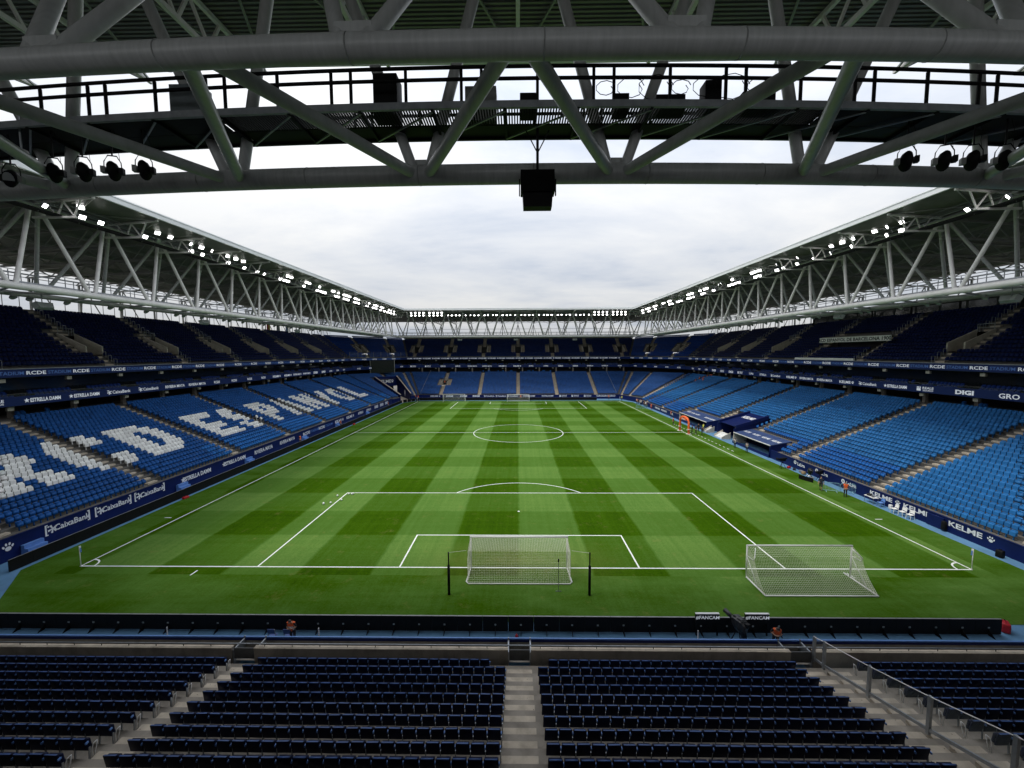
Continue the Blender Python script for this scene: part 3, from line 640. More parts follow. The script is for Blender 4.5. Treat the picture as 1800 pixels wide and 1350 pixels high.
v4, f4 = tb((.195, .195, -.115, -.065, -.115, -.065, .826, .840)); o = merged('seat_skylit_lips', v4, f4, [s[:3] for s in nrest], [s[3] for s in nrest], skylit_lip_m); tag(o, 'thin blue painted skylight on the top edges of the navy seats nearest the wall', 'skylit_lips', kind='stuff')  # same painted skylight edge for the merged seats
ends = [s for s in sn if any(abs(s[0] - e) < .30 for e in (16.45, -14.7)) and s[4] < 15]
for i, s in enumerate(ends):
    o = link('end_armrest', me_arm); o.location = s[:3]; o.rotation_euler = (0, 0, s[3])
    if s[0] > 0: o.scale.x = -1
    tag(o, 'pale metal end arm of a navy seat row next to the stairs' if s[0] < 0 else 'pale metal end arm of a navy seat row next to the glass balustrade', 'armrest', 'end arms by the glass balustrade' if s[0] > 0 else 'end arms by the stairs')

# ---- upper tier and middle ring
us = {k: Seg(UV, k) for k in SEGS}; ms_ = {k: Seg(MV, k) for k in SEGS}; NU = 15
LBL = {'left': 'above the lettered stand', 'far': 'above the stand behind the far goal', 'right': 'above the dugout stand', 'cornL': 'in the corner over the tunnel', 'cornR': 'in the corner over the far barriers', 'near': 'over the dark navy seats', 'cornNL': 'in the corner between navy and lettered stands', 'cornNR': 'in the corner between navy and dugout stands'}
VOM = (3, 8); upper_seats = []; upper_t = []; mid_seats = []
for k in SEGS:
    p = us[k].P(0, .5 if us[k].mode == 'U' else (0 if us[k].mode == 'X' else 52.5), 13.8)
    T = tier('upper_tier', 'upper seating tier of navy seats ' + LBL[k], 'stand', p)
    al = SIDE_UP if us[k].mode == 'Y' else END_UP if us[k].mode == 'X' else ([.30, .74] if k in ('cornL', 'cornR') else [])
    if k in ('near',): al = []
    hw = [1.25 / us[k].length(0) if us[k].mode == 'U' else 1.0 if us[k].mode == 'Y' else 1.25] * 2
    voms = [a for a in al if not (us[k].mode == 'Y' and a > 100)]
    if k == 'right': voms = [a for a in voms if not 36 < a < 55]
    gaps = [(a - hw[0], a + hw[0], *VOM) for a in voms]
    if k == 'right': gaps.append((40.2, 51.8, 4, 8))
    terrace(us[k], 0, NU, gaps, T)
    for a in al:
        for a_, z_ in (((0, VOM[0]), (VOM[1], NU)) if a in voms else ((0, NU),)): aisle(us[k], a, a_, z_, T)
        if a in voms: vom(us[k], a, VOM[0], VOM[1], T, hw=1.0 if us[k].mode == 'Y' else 1.25, sides=(-1,) if us[k].mode == 'Y' else (-1, 1))
        if us[k].mode == 'Y': hoops(us[k], a + .75, [i for i in range(0, NU) if not VOM[0] <= i < VOM[1]], T)
    ex = [(a - (hw[0] * 2.05 if us[k].mode != 'Y' else 2.55), a + (hw[0] * 2.05 if us[k].mode != 'Y' else 1.25), VOM[0], VOM[1] + 1) for a in voms]
    if k == 'right': ex.append((39.2, 52.6, 4, 9))
    if k != 'near' and k not in ('cornNL', 'cornNR'):
        ss = seatpos(us[k], range(0, NU), al, ex); upper_seats += ss
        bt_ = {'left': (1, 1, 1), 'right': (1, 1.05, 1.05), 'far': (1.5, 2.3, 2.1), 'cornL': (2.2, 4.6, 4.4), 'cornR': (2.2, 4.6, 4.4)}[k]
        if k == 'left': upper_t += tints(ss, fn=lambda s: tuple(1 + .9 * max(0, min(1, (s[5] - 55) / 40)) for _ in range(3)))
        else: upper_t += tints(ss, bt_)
    # slab edge and fascia ribbon of the upper tier
    a0, a1 = us[k].lim(-.15); A = us[k].P(-.15, a0, 0); B = us[k].P(-.15, a1, 0)
    sb = MB(); quadprism(sb, [us[k].P(-.05, us[k].lim(-.05)[0]), us[k].P(-.05, us[k].lim(-.05)[1]), us[k].P(5, us[k].lim(5)[1]), us[k].P(5, us[k].lim(5)[0])], 13.75, 14.45); sb.build('slab', dark_wall, T)
    rb = MB(); d = (B - A).normalized(); nn = d.cross(Vector((0, 0, 1))); ctr = Vector((0, 52.5, 0)) - A
    if nn.dot(Vector((ctr.x, ctr.y, 0))) < 0: nn = -nn
    bd = thing('fascia_board', 'navy ribbon display edging the upper tier ' + LBL[k], 'display', (A + B) / 2 + Vector((0, 0, 13.83)), None, True)
    pr = [A + nn * .12, B + nn * .12, B, A]; quadprism(rb, pr, 13.83, 14.74); rb.build('panel', led_m, bd)
    cp = MB(); quadprism(cp, [A + nn * .14, B + nn * .14, B - nn * .1, A - nn * .1], 14.743, 14.83); cp.build('top_rail', galv, bd)
    if k.startswith('cornN') or k == 'near': continue
    rt = nn.cross(Vector((0, 0, -1))) * -1
    rt = Vector((0, 0, 1)).cross(nn)          # right x up = normal
    Lg = (B - A).length; s0 = A if (B - A).dot(rt) > 0 else B
    x = 1.5 if k != 'far' else 1.0
    while x < Lg - 3:
        q = s0 + rt * x + nn * .135; q.z = 14.29
        if k == 'far': text(bd, 'KELME', q, rt, .46, ledtxt, 1.35); mark(bd, 'paw', q + rt * 2.0, rt, .55, ledtxt); x += 3.75
        else: text(bd, 'RCDE', q, rt, .42, ledtxt, 1.35, .02); text(bd, 'STADIUM', q + rt * 2.45, rt, .40, ledtxt2, 1.1, .01); x += 4.95
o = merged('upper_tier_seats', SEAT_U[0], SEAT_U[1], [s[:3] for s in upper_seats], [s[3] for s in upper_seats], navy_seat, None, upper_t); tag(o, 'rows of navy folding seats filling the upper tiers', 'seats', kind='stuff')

SPON_L = ['#REALE', '*ESTRELLA DAMM', '*ESTRELLA DAMM', '@CaixaBank', '@CaixaBank', 'RIVIERA MAYA', 'RIVIERA MAYA', 'RCDE', 'RCDE', 'RCDE', 'RCDE', 'KELME', 'KELME', 'RIVIERA MAYA', 'RIVIERA MAYA', 'DIGI', 'DIGI', 'CUPRA', 'CUPRA', 'RCDE']
SPON_R = ['RCDE', 'RCDE', 'CUPRA', 'DIGI', 'GRO', 'DIGI', '#REALE', 'CUPRA', 'ESTRELLA', '@CaixaBank', 'KELME', 'RIVIERA MAYA', 'RIVIERA MAYA', 'KELME', '@CaixaBank', '*ESTRELLA DAMM', '#REALE', 'DIGI', 'GRO', 'RCDE', 'RCDE', 'RCDE']
SPON_F = ['#REALE', '#REALE', 'GRO', 'GRO', 'RIVIERA MAYA', 'RIVIERA MAYA', 'KELME', 'KELME', 'CUPRA', 'CUPRA', 'GRO', 'GRO', 'ESTRELLA', 'ESTRELLA', 'RCDE']
def sponsor(parent, s, q, rt, h, mat, gap=0):
    if s[0] == '*': mark(parent, 'star', q - rt * (len(s) * h * .25 + h * .3), rt, h * 1.35, mat); text(parent, s[1:], q + rt * h * .5, rt, h, mat, .68, .03)
    elif s[0] == '@': mark(parent, 'caixa', q - rt * (len(s) * h * .33 + h * .1), rt, h * 1.45, mat); text(parent, s[1:], q + rt * h * .5, rt, h, mat, 1.0, .015)
    elif s[0] == '#': mark(parent, 'box', q - rt * h * 2.6, rt, h * 1.3, mat); text(parent, s[1:], q + rt * h * .3 + Vector((0, 0, h * .33)), rt, h * .7, mat, 1.3, .02); text(parent, 'SEGUROS', q + rt * h * .3 - Vector((0, 0, h * .45)), rt, h * .5, mat, 1.1, .015)
    elif s == 'KELME': text(parent, s, q, rt, h, mat, 1.35, .03); mark(parent, 'paw', q + rt * h * 3.7, rt, h * 1.1, mat)
    elif s == 'DIGI': text(parent, s, q, rt, h * 1.2, mat, 1.5, .05)
    elif s == 'GRO': text(parent, s, q, rt, h * 1.3, mat, 1.2, .02)
    else: text(parent, s, q, rt, h, mat, .95, .02)
for k in SEGS:
    sgm = ms_[k]; p = sgm.P(0, .5 if sgm.mode == 'U' else (0 if sgm.mode == 'X' else 52.5), 10.6)
    T = tier('hospitality_tier', 'narrow ring of two seat rows ' + LBL[k], 'stand', p)
    terrace(sgm, 0, 2, [], T); fl = MB(); l2 = sgm.lim(2); l5 = sgm.lim(6)
    fl.poly([sgm.P(2, l2[0]), sgm.P(2, l2[1]), sgm.P(6, l5[1], sgm.P(2, 0)[2]), sgm.P(6, l5[0], sgm.P(2, 0)[2])]); fl.build('balcony_floor', terr_c, T)
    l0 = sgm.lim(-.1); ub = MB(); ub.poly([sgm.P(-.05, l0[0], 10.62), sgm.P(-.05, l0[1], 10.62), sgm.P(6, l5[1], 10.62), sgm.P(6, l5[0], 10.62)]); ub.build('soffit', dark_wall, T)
    wl = MB(); wl.poly([sgm.P(3.2, sgm.lim(3.2)[0], 11.3), sgm.P(3.2, sgm.lim(3.2)[1], 11.3), sgm.P(3.2, sgm.lim(3.2)[1], 13.76), sgm.P(3.2, sgm.lim(3.2)[0], 13.76)]); wl.build('glazed_wall', dglass, T)
    a0, a1 = sgm.lim(-.12); A = sgm.P(-.12, a0, 0); B = sgm.P(-.12, a1, 0); d = (B - A).normalized(); nn = d.cross(Vector((0, 0, 1))); ctr = Vector((0, 52.5, 0)) - A
    if nn.dot(Vector((ctr.x, ctr.y, 0))) < 0: nn = -nn
    bd = thing('fascia_board', 'navy ribbon display on the middle ring ' + LBL[k], 'display', (A + B) / 2 + Vector((0, 0, 10.65)), None, True)
    rb = MB(); quadprism(rb, [A + nn * .12, B + nn * .12, B, A], 10.65, 11.68); rb.build('panel', led_m, bd)
    gr = MB(); quadprism(gr, [A + nn * .0, B + nn * .0, B - nn * .02, A - nn * .02], 11.69, 12.0); gr.build('glass_rail', glass_m, bd)
    if k.startswith('cornN') or k == 'near': continue
    rt = Vector((0, 0, 1)).cross(nn); Lg = (B - A).length; s0 = A if (B - A).dot(rt) > 0 else B
    lst = {'left': SPON_L, 'right': SPON_R, 'far': SPON_F}.get(k, ['RCDE'] * 5)
    if k == 'left': stp, x = 4.62, 16.6
    elif k == 'right': stp, x = 4.68, 107 - 17.4 - 18 * 4.68
    elif k == 'far': stp, x = 5.9, 3
    else: stp, x = 5.5, 3
    for s in lst:
        if x > Lg - 2: break
        q = s0 + rt * x + nn * .135; q.z = 11.16; sponsor(bd, s, q, rt, .44, ledtxt); x += stp
    # seats in groups with pale steps between
    st = MB(); k_ = 1.0 if sgm.mode != 'U' else sgm.length(.5)
    for r in (0, 1):
        lo, hi = sgm.lim(r); n = int((hi - lo) * k_ / 6.6)
        for g in range(n):
            for i in range(9):
                if random.random() < .06: continue
                c = lo + (1.6 + g * 6.6 + i * .52 + r * .4) / k_
                if c > hi - .3 / k_: break
                q = sgm.P(r, c).lerp(sgm.P(r + 1, c), .7); q.z = sgm.P(r, c)[2]; mid_seats.append((q.x, q.y, q.z, sgm.face(r, c)))
            if r == 0:
                c0, c1 = lo + (g * 6.6 + .15) / k_, lo + (g * 6.6 + 1.25) / k_; quadprism(st, [sgm.P(0, c0), sgm.P(0, c1), sgm.P(1, c1), sgm.P(1, c0)], sgm.P(0, c0)[2] + .01, sgm.P(0, c0)[2] + .22)
    st.build('steps', step_c, T)
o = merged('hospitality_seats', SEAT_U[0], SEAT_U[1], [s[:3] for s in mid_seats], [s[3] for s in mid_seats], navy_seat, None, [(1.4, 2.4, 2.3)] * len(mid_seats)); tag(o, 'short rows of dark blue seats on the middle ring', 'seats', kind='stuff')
# ---- concourse behind the lower tier
for k in SEGS:
    if k == 'near': pass
    s_ = sg[k]; zc = s_.P(NR - 1, .5 if s_.mode == 'U' else 0)[2] + .25
    T = tier('concourse', 'dark open concourse behind the lower seats ' + LBL[k].replace('above', 'of').replace('over ', 'beside '), 'concourse', s_.P(NR, .5 if s_.mode == 'U' else (0 if s_.mode == 'X' else 52.5), zc))
    f = MB(); f.poly([s_.P(NR, s_.lim(NR)[0], zc), s_.P(NR, s_.lim(NR)[1], zc), s_.P(NR + 9, s_.lim(NR + 9)[1], zc), s_.P(NR + 9, s_.lim(NR + 9)[0], zc)]); f.build('floor', terr_c, T)
    rs = MB(); rs.poly([s_.P(NR, s_.lim(NR)[0], zc - .6), s_.P(NR, s_.lim(NR)[1], zc - .6), s_.P(NR, s_.lim(NR)[1], zc), s_.P(NR, s_.lim(NR)[0], zc)]); rs.build('kerb', concrete, T)
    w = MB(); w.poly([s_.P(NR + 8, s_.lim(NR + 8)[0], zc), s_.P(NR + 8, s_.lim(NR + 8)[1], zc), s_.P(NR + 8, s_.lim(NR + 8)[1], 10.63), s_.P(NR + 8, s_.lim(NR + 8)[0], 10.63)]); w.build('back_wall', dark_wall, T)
    if k in ('left', 'right', 'far'):
        lo, hi = s_.lim(NR); c = lo + 4.5
        while c < hi:
            q = s_.P(NR + 2.2, c, zc); beamobj('column', q, q + Vector((0, 0, 10.62 - zc)), .45, .45, concrete, T); c += 6.75

# ------------------------------------------------------------------ roof
ZE = 31.35
RI = [(-39.7, -7.5), (-39.7, 112.0), (39.7, 112.0), (39.7, -7.5)]; RO = [(-72.5, -42.5), (-72.5, 147.5), (72.5, 147.5), (72.5, -42.5)]
RN_ = ['left', 'far', 'right', 'near']
RL = {'left': 'the lettered stand', 'far': 'the stand behind the far goal', 'right': 'the dugout stand', 'near': 'the dark navy seats'}
def zrear(k, t): return ZE + ((29.0 if k in ('left', 'right') else 30.0) - ZE) * t
def roof_z(k, d): return zrear(k, d / (32.8 if k in ('left', 'right') else 35.2))
for q, k in enumerate(RN_):
    a, c = RI[q], RI[(q + 1) % 4]; ao, co_ = RO[q], RO[(q + 1) % 4]
    T = thing('stand_roof', 'dark corrugated cantilever roof over ' + RL[k], 'roof', ((a[0] + c[0]) / 2, (a[1] + c[1]) / 2, ZE), None, True)
    b = MB(); n = 140; prev = None
    def lnpt(t, dz, o=0):
        z = zrear(k, t) + dz
        p0 = (a[0] + (ao[0] - a[0]) * t, a[1] + (ao[1] - a[1]) * t, z); p1 = (c[0] + (co_[0] - c[0]) * t, c[1] + (co_[1] - c[1]) * t, z); return p0, p1
    for i in range(n):
        for tt, dz in ((i / n, 0), ((i + .42) / n, 0), ((i + .5) / n, .07), ((i + .92) / n, .07)):
            cur = lnpt(tt, dz)
            if prev: b.poly([prev[0], prev[1], cur[1], cur[0]])
            prev = cur
    b.build('deck', roof_d, T)
    b = MB(); u0, u1 = lnpt(0, .5); v0, v1 = lnpt(1, .5); b.poly([u0, u1, v1, v0]); b.build('roof_skin', fascia_m, T)
    d = Vector((c[0] - a[0], c[1] - a[1], 0)).normalized(); nn = Vector((ao[0] - a[0], ao[1] - a[1], 0)); out = d.cross(Vector((0, 0, 1)));
    if out.dot(nn) < 0: out = -out
    b = MB(); A = Vector((*a, 0)); B = Vector((*c, 0)); b.prism([(p.x, p.y, ZE - .03) for p in (A, B, B + out * .25 - d * .25, A + out * .25 + d * .25)], (0, 0, .34)); b.build('fascia', fascia_m, T)
    b = MB(); b.prism([(p.x, p.y, ZE + .33) for p in (A + out * .12 + d * .0, B + out * .12, B + out * .4, A + out * .4)], (0, 0, .33)); b.build('gutter', fascia_m, T)
    for t in (.38, .56, .74, .92):
        u0, u1 = lnpt(t, -.22); beamobj('purlin', u0, u1, .22, .3, rafter_m, T)
# ------------------------------------------------------------------ main trusses
def axes(k):            # origin on centre line, along direction, outward direction
    return {'left': (Vector((-34, 0, 0)), Vector((0, 1, 0)), Vector((-1, 0, 0))), 'right': (Vector((34, 0, 0)), Vector((0, 1, 0)), Vector((1, 0, 0))),
            'far': (Vector((0, 105, 0)), Vector((1, 0, 0)), Vector((0, 1, 0))), 'near': (Vector((0, 0, 0)), Vector((1, 0, 0)), Vector((0, -1, 0)))}[k]
GEO = {'left': (10.5, 16.2, 11.9), 'right': (10.5, 16.2, 11.9), 'far': (15.3, 20.9, 16.7), 'near': (15.3, 21.12, 16.7)}
ZB, ZT = 22.5, 30.55
lampspots = []
for k in RN_:
    o_, al, ow = axes(k); f_, r_, t_ = GEO[k]; side = k in ('left', 'right')
    nodes = [5.75 + 6.75 * i for i in range(-1, 17)] if side else [3.33 + 6.66 * i for i in (range(-6, 6) if k == 'near' else range(-7, 7))]
    pan = 6.75 if side else 6.66
    lo, hi = (-8.0, 120.3) if side else (-41.5, 41.5) if k == 'near' else (-44.5, 44.5)
    bow = (lambda s: .0027 * min(s * s, 500)) if k == 'near' else (lambda s: 0.0)         # the truss over the near stand is bowed slightly in plan
    P = lambda s, d, z: o_ + al * s + ow * (d - bow(s)) + Vector((0, 0, z))
    def run(name, d, z, r, mat, par, kk=18, box=None):
        if k != 'near':
            return beamobj(name, P(lo, d, z), P(hi, d, z), box[0], box[1], mat, par) if box else tubeobj(name, P(lo, d, z), P(hi, d, z), r, mat, par, kk)
        pts = [P(s, d, z) for s in np.linspace(lo, hi, 60)]
        if box is None: return MB().tube(pts, r, kk).build(name, mat, par, True)
        b = MB()
        for p0, p1 in zip(pts, pts[1:]): b.beam(p0, p1 + (p1 - p0) * .004, box[0], box[1])
        o = b.build(name, mat, par); o['kind'] = 'stuff'; return o
    def strip(d0, d1, z0, z1, name, mat, par, s0=None, s1=None):
        s0 = lo if s0 is None else s0; s1 = hi if s1 is None else s1; n = 40 if k == 'near' else 1; pa = [P(s, d0, z0) for s in np.linspace(s0, s1, n + 1)]; pb = [P(s, d1, z0) for s in np.linspace(s0, s1, n + 1)]
        b = MB(); b.prism(pa + pb[::-1], (0, 0, z1 - z0)); return b.build(name, mat, par)
    st = steel_w if k != 'near' else steel
    T = thing('roof_truss', 'triangular steel tube truss carrying the roof over ' + RL[k], 'truss', P((lo + hi) / 2, f_, ZB), None, True)
    run('front_chord', f_, ZB, .33, st, T, 28); run('rear_chord', r_, ZB, .265, steel if k == 'near' else rafter_m, T, 28); run('top_chord', t_, ZT, .25, steel, T)  # side and far rear chords darker: roof shade put into their colour
    tops = [s - pan / 2 for s in nodes] + [nodes[-1] + pan / 2]
    for i, s in enumerate(nodes):
        for tp in (tops[i], tops[i + 1]):
            e = .16 if tp > s else -.16
            tubeobj('brace', P(s + e * 1.6, f_, ZB + .1), P(tp - e * 2, t_, ZT), .18, st, T); tubeobj('brace', P(s + e * 1.6, r_, ZB + .1), P(tp - e * 2, t_, ZT), .17, steel, T)
            tubeobj('lacing', P(s + e * 1.2, f_, ZB), P(tp - e * 1.2, r_, ZB), .175 if k == 'near' else .11, steel, T)
    if k == 'near':
        for d_, rr in ((f_, .335), (r_, .27)):
            for s_ in np.arange(-19, 20, 3.9): tubeobj('weld_seam', P(s_ - .012, d_, ZB), P(s_ + .012, d_, ZB), rr + .003, steel, T, 28)
        for s_ in nodes:
            for d_ in (f_, r_): o = beamobj('gusset', P(s_ - .38, d_, ZB + .36), P(s_ + .38, d_, ZB + .36), .03, .32, steel, T)
    # catwalk between the chords
    c0, c1 = (15.2, 17.0) if not side else (10.95, 12.6); zc = 23.8 if k == 'near' else 22.95
    cw = thing('catwalk', 'steel service catwalk with railings inside the truss over ' + RL[k], 'catwalk', P((lo + hi) / 2, (c0 + c1) / 2, zc), None, True)
    strip(c0, c0 + .75, zc - .05, zc, 'solid_deck', black_m if k == 'near' else rafter_m, cw)
    if k == 'near':
        for s0_, s1_ in ((-41.5, -9.5), (9.5, 41.5)): strip(c0 + .77, c1, zc - .05, zc, 'plate_deck', black_m, cw, s0_, s1_)
        gb = MB(); x = -9.4
        while x < 9.4: gb.box(x, x + .045, -c1 + bow(x), -c0 - .77 + bow(x), zc - .05, zc); x += .085
        o = gb.build('grating', black_m, cw); o['kind'] = 'stuff'
        for x in np.arange(-40, 41, 2.2):
            beamobj('joist', P(x, c0, zc - .1), P(x, c1, zc - .1), .08, .1, black_m, cw)
            beamobj('plan_brace', P(x, c0 + .1, zc - .14), P(x + 2.2, c1 - .1, zc - .14), .05, .04, galv, cw)
    else:
        strip(c0 + .77, c1, zc - .05, zc, 'plate_deck', rafter_m, cw)
    for d in (c0, c1):
        run('edge_beam', d, zc - .02, 0, galv if d == c1 or k != 'near' else black_m, cw, box=(.1, .2))
        for z in (.72, 1.06): run('rail', d, zc + z,   .052 if k == 'near' else .035, black_m if k == 'near' else galv, cw, 8)
        s = lo + .4; i = 0
        while s < hi:
            tubeobj('post', P(s, d, zc), P(s, d, zc + 1.0), .05 if k == 'near' else .04, black_m if k == 'near' else galv, cw, 6)
            s += (1.67 if i % 3 else .6) if k == 'near' else 2.25; i += 1
    # floodlight gantry and roof brackets
    g0, g1, gz = (9.2, 10.2, 29.6) if side else (13.0, 14.0, 29.7)
    if k != 'near':
        G = thing('floodlight_gantry', 'narrow lamp gantry slung under the roof edge over ' + RL[k], 'gantry', P((lo + hi) / 2, g0, gz), None, True)
        b = MB(); quadprism(b, [P(lo + 6, g0, 0), P(hi - (5 if side else 1), g0, 0), P(hi - (5 if side else 1), g1, 0), P(lo + 6, g1, 0)], gz - .12, gz); b.build('walkway', black_m, G)
        for d in (g0, g1):
            for z in (.55, 1.05): tubeobj('rail', P(lo + 6, d, gz + z), P(hi - 5, d, gz + z), .03, galv, G, 6)
    de = 5.7 if side else 7.5
    for s in tops:
        if s < lo + 2: continue
        rt = thing('roof_bracket', 'pale triangular lattice bracket holding up the roof edge over ' + RL[k], 'bracket', P(s, g0, gz), 'roof edge brackets over ' + RL[k], True)
        zt0 = roof_z('left' if side else 'far', 0) - .16
        sl = (roof_z('left' if side else 'far', t_ - de) - .16 - zt0) / (t_ - de)
        zz_ = lambda d: zt0 + sl * (d - de)
        beamobj('upper_beam', P(s, de + .3, zz_(de + .3)), P(s, t_ + .4, zz_(t_ + .4)), .16, .2, steel_w, rt)
        e0 = g0 - 1.3; zb = gz - .2
        beamobj('lower_beam', P(s, e0, zb), P(s, t_ + .2, zb), .16, .2, steel_w, rt)
        pts = [(e0 + .3, zb), (e0 + .0 - .2, None)]
        zig = [(e0 + .15, 0), (e0 - .55, 1)], [(e0 + .15, 0), (e0 + 1.15, 1)], [(e0 + 1.75, 0), (e0 + 1.15, 1)], [(e0 + 1.95, 0), (e0 + 2.75, 1)]
        for (d0, _), (d1, _) in zig: beamobj('strut', P(s, d0, zb + .1), P(s, d1, zz_(d1) - .1), .10, .12, steel_w, rt)
    # roof plane bracing seen against the deck
    for i in range(len(tops) - 1):
        if tops[i] < lo + 2: continue
        m_ = (tops[i] + tops[i + 1]) / 2
        br = thing('roof_brace', 'slim diagonal brace under the roof deck over ' + RL[k], 'brace', P(m_, de + 3, 31), 'diagonal braces under the deck over ' + RL[k], True)
        zb_ = ZE - .18
        beamobj('diagonal', P(tops[i] + .1, de + .5, zb_ - .02), P(m_, t_ - .5, zb_ - .3), .09, .09, rafter_m, br); beamobj('diagonal', P(tops[i + 1] - .1, de + .5, zb_ - .02), P(m_, t_ - .5, zb_ - .3), .09, .09, rafter_m, br)
    # rafters to the rear
    dr = (72.0 - 34) if side else 42.0
    if k != 'near':
        for s in tops:
            if s < lo + 2: continue
            rf = thing('roof_rafter', 'dark lattice rafter running back under the roof over ' + RL[k], 'rafter', P(s, t_, 29), 'lattice rafters over ' + RL[k], True)
            n = 7; ds = [t_ + (dr - t_) * i / n for i in range(n + 1)]
            kk = 'left' if side else 'far'
            zt = lambda d: roof_z(kk, d - de) - .3
            zb2 = lambda d: zt(d) - 2.0 + .9 * (d - t_) / (dr - t_)
            beamobj('top_chord', P(s, ds[0], zt(ds[0])), P(s, ds[-1], zt(ds[-1])), .2, .22, rafter_m, rf); beamobj('bottom_chord', P(s, ds[0], zb2(ds[0])), P(s, ds[-1], zb2(ds[-1])), .18, .2, rafter_m, rf)
            for i in range(n):
                mid = (ds[i] + ds[i + 1]) / 2
                beamobj('web', P(s, ds[i], zb2(ds[i])), P(s, mid, zt(mid)), .1, .1, rafter_m, rf); beamobj('web', P(s, mid, zt(mid)), P(s, ds[i + 1], zb2(ds[i + 1])), .1, .1, rafter_m, rf)
            for dd in (ds[2], ds[4], ds[6]):
                beamobj('sway_brace', P(s, dd, zb2(dd)), P(s + pan / 2, dd, zt(dd)), .07, .07, rafter_m, rf); beamobj('sway_brace', P(s + pan, dd, zb2(dd)), P(s + pan / 2, dd, zt(dd)), .07, .07, rafter_m, rf)
            beamobj('bottom_tie', P(s, ds[4], zb2(ds[4])), P(s + pan, ds[4], zb2(ds[4])), .08, .08, rafter_m, rf)
            pz = 22.7
            for e in (-1.6, 1.6): beamobj('raker', P(s, dr - 1.0, zb2(dr - 1)), P(s + e, dr - 2.2, pz), .14, .14, rafter_m, rf)
            beamobj('post', P(s, dr - .4, pz - 8), P(s, dr - .4, zb2(dr)), .22, .22, rafter_m, rf)
    # rear rail, parapet fence
    if k in ('left', 'far', 'right'):
        fe = thing('parapet_fence', 'tall thin railing behind the upper seats over ' + RL[k], 'fence', P((lo + hi) / 2, dr - 2.3, 22.6), None, True)
        zlist = (23.6, 26.6) if k == 'far' else (24.55,)
        for z in zlist: tubeobj('rail', P(lo - 2, dr - 2.6, z), P(hi + 2, dr - 2.6, z), .06, rafter_m, fe, 6)
        s = lo
        while s < hi: tubeobj('post', P(s, dr - 2.6, 22.2), P(s, dr - 2.6, 24.5), .045, rafter_m, fe, 6); s += 1.9
        pw = MB(); quadprism(pw, [P(lo - 4, dr - 2.9, 0), P(hi + 4, dr - 2.9, 0), P(hi + 4, dr - 2.6, 0), P(lo - 4, dr - 2.6, 0)], 14, 22.75 if k != 'far' else 23.0); pw.build('parapet_wall', concrete, fe)
    lampspots.append((k, (lambda s, d, z, o_=o_, al=al, ow=ow: o_ + al * s + ow * d + Vector((0, 0, z))), tops, g0, gz))
# ---- floodlights on the gantries
def flood(lit):
    t = thing('floodlight', '', 'floodlight', (0, 0, -60))
    b = MB(); b.box(-.29, .29, -.02, .16, -.21, .21); o = b.build('housing', galv, t)
    me = MB().box(-.265, .265, .163, .175, -.185, .185).mesh('lens', lens_m if lit else lens_off); link('lens', me, o)
    b = MB(); b.tube([(-.34, .04, -.02), (-.34, .04, -.36), (.34, .04, -.36), (.34, .04, -.02)], .025, 5); b.tube([(0, .04, -.36), (0, .04, -.75)], .03, 5); b.build('yoke', galv, t); return t
FP = {True: flood(True), False: flood(False)}; used = {True: False, False: False}
def put_flood(p, aim, lit, lab, grp):
    if not used[lit]: o = FP[lit]; used[lit] = True
    else: o = copy_tree(FP[lit])
    d = (Vector(aim) - Vector(p)).normalized(); o.location = p; o.rotation_euler = (math.asin(d.z), 0, math.atan2(d.y, d.x) - math.pi / 2)
    tag(o, lab, 'floodlight', grp); return o
for k, P, tops, g0, gz in lampspots:
    if k == 'near': continue
    for bi in range(len(tops) - 1):
        s0, s1 = tops[bi], tops[bi + 1]
        if s0 < 0 and k in ('left', 'right'): continue
        if k == 'far':
            if abs((s0 + s1) / 2) > 41: continue
            rows = 2 if abs((s0 + s1) / 2) > 26 else 1
            for j in range(4):
                for r in range(rows):
                    s = s0 + (s1 - s0) * (j + .75) / 4.5; p = P(s, g0 + .2, gz + .42 + r * .95)
                    aimx = (-70, 15, -5, 70)[(j * 3 + bi) % 4]; tgt = (aimx, random.uniform(60, 100), 0) if rows == 1 else (random.uniform(-15, 15), random.uniform(0, 40), 0)
                    put_flood(p, tgt, True, 'bright floodlight on the gantry over the stand behind the far goal', 'floodlights behind the far goal')
        else:
            near = s0 < 40; n = 3 if near else 4
            for j in range(n):
                for r in range(2):
                    if random.random() < (.36 if near else .28): continue
                    s = s0 + (s1 - s0) * (.27 + .52 * j / (n - 1)); p = P(s, g0 + .15, gz + .45 + r * .95); sgn = -1 if k == 'left' else 1
                    w = random.random()
                    tgt = (random.uniform(-12, 12), random.uniform(-25, 25), 0) if w < (.5 if near else .8) else (random.uniform(-15, 15), s + random.uniform(-10, 40), 0)
                    lit = random.random() > .12
                    put_flood(p, tgt, lit, ('bright' if lit else 'unlit') + ' floodlight on the gantry over ' + RL[k], ('lit' if lit else 'unlit') + ' floodlights over ' + RL[k])

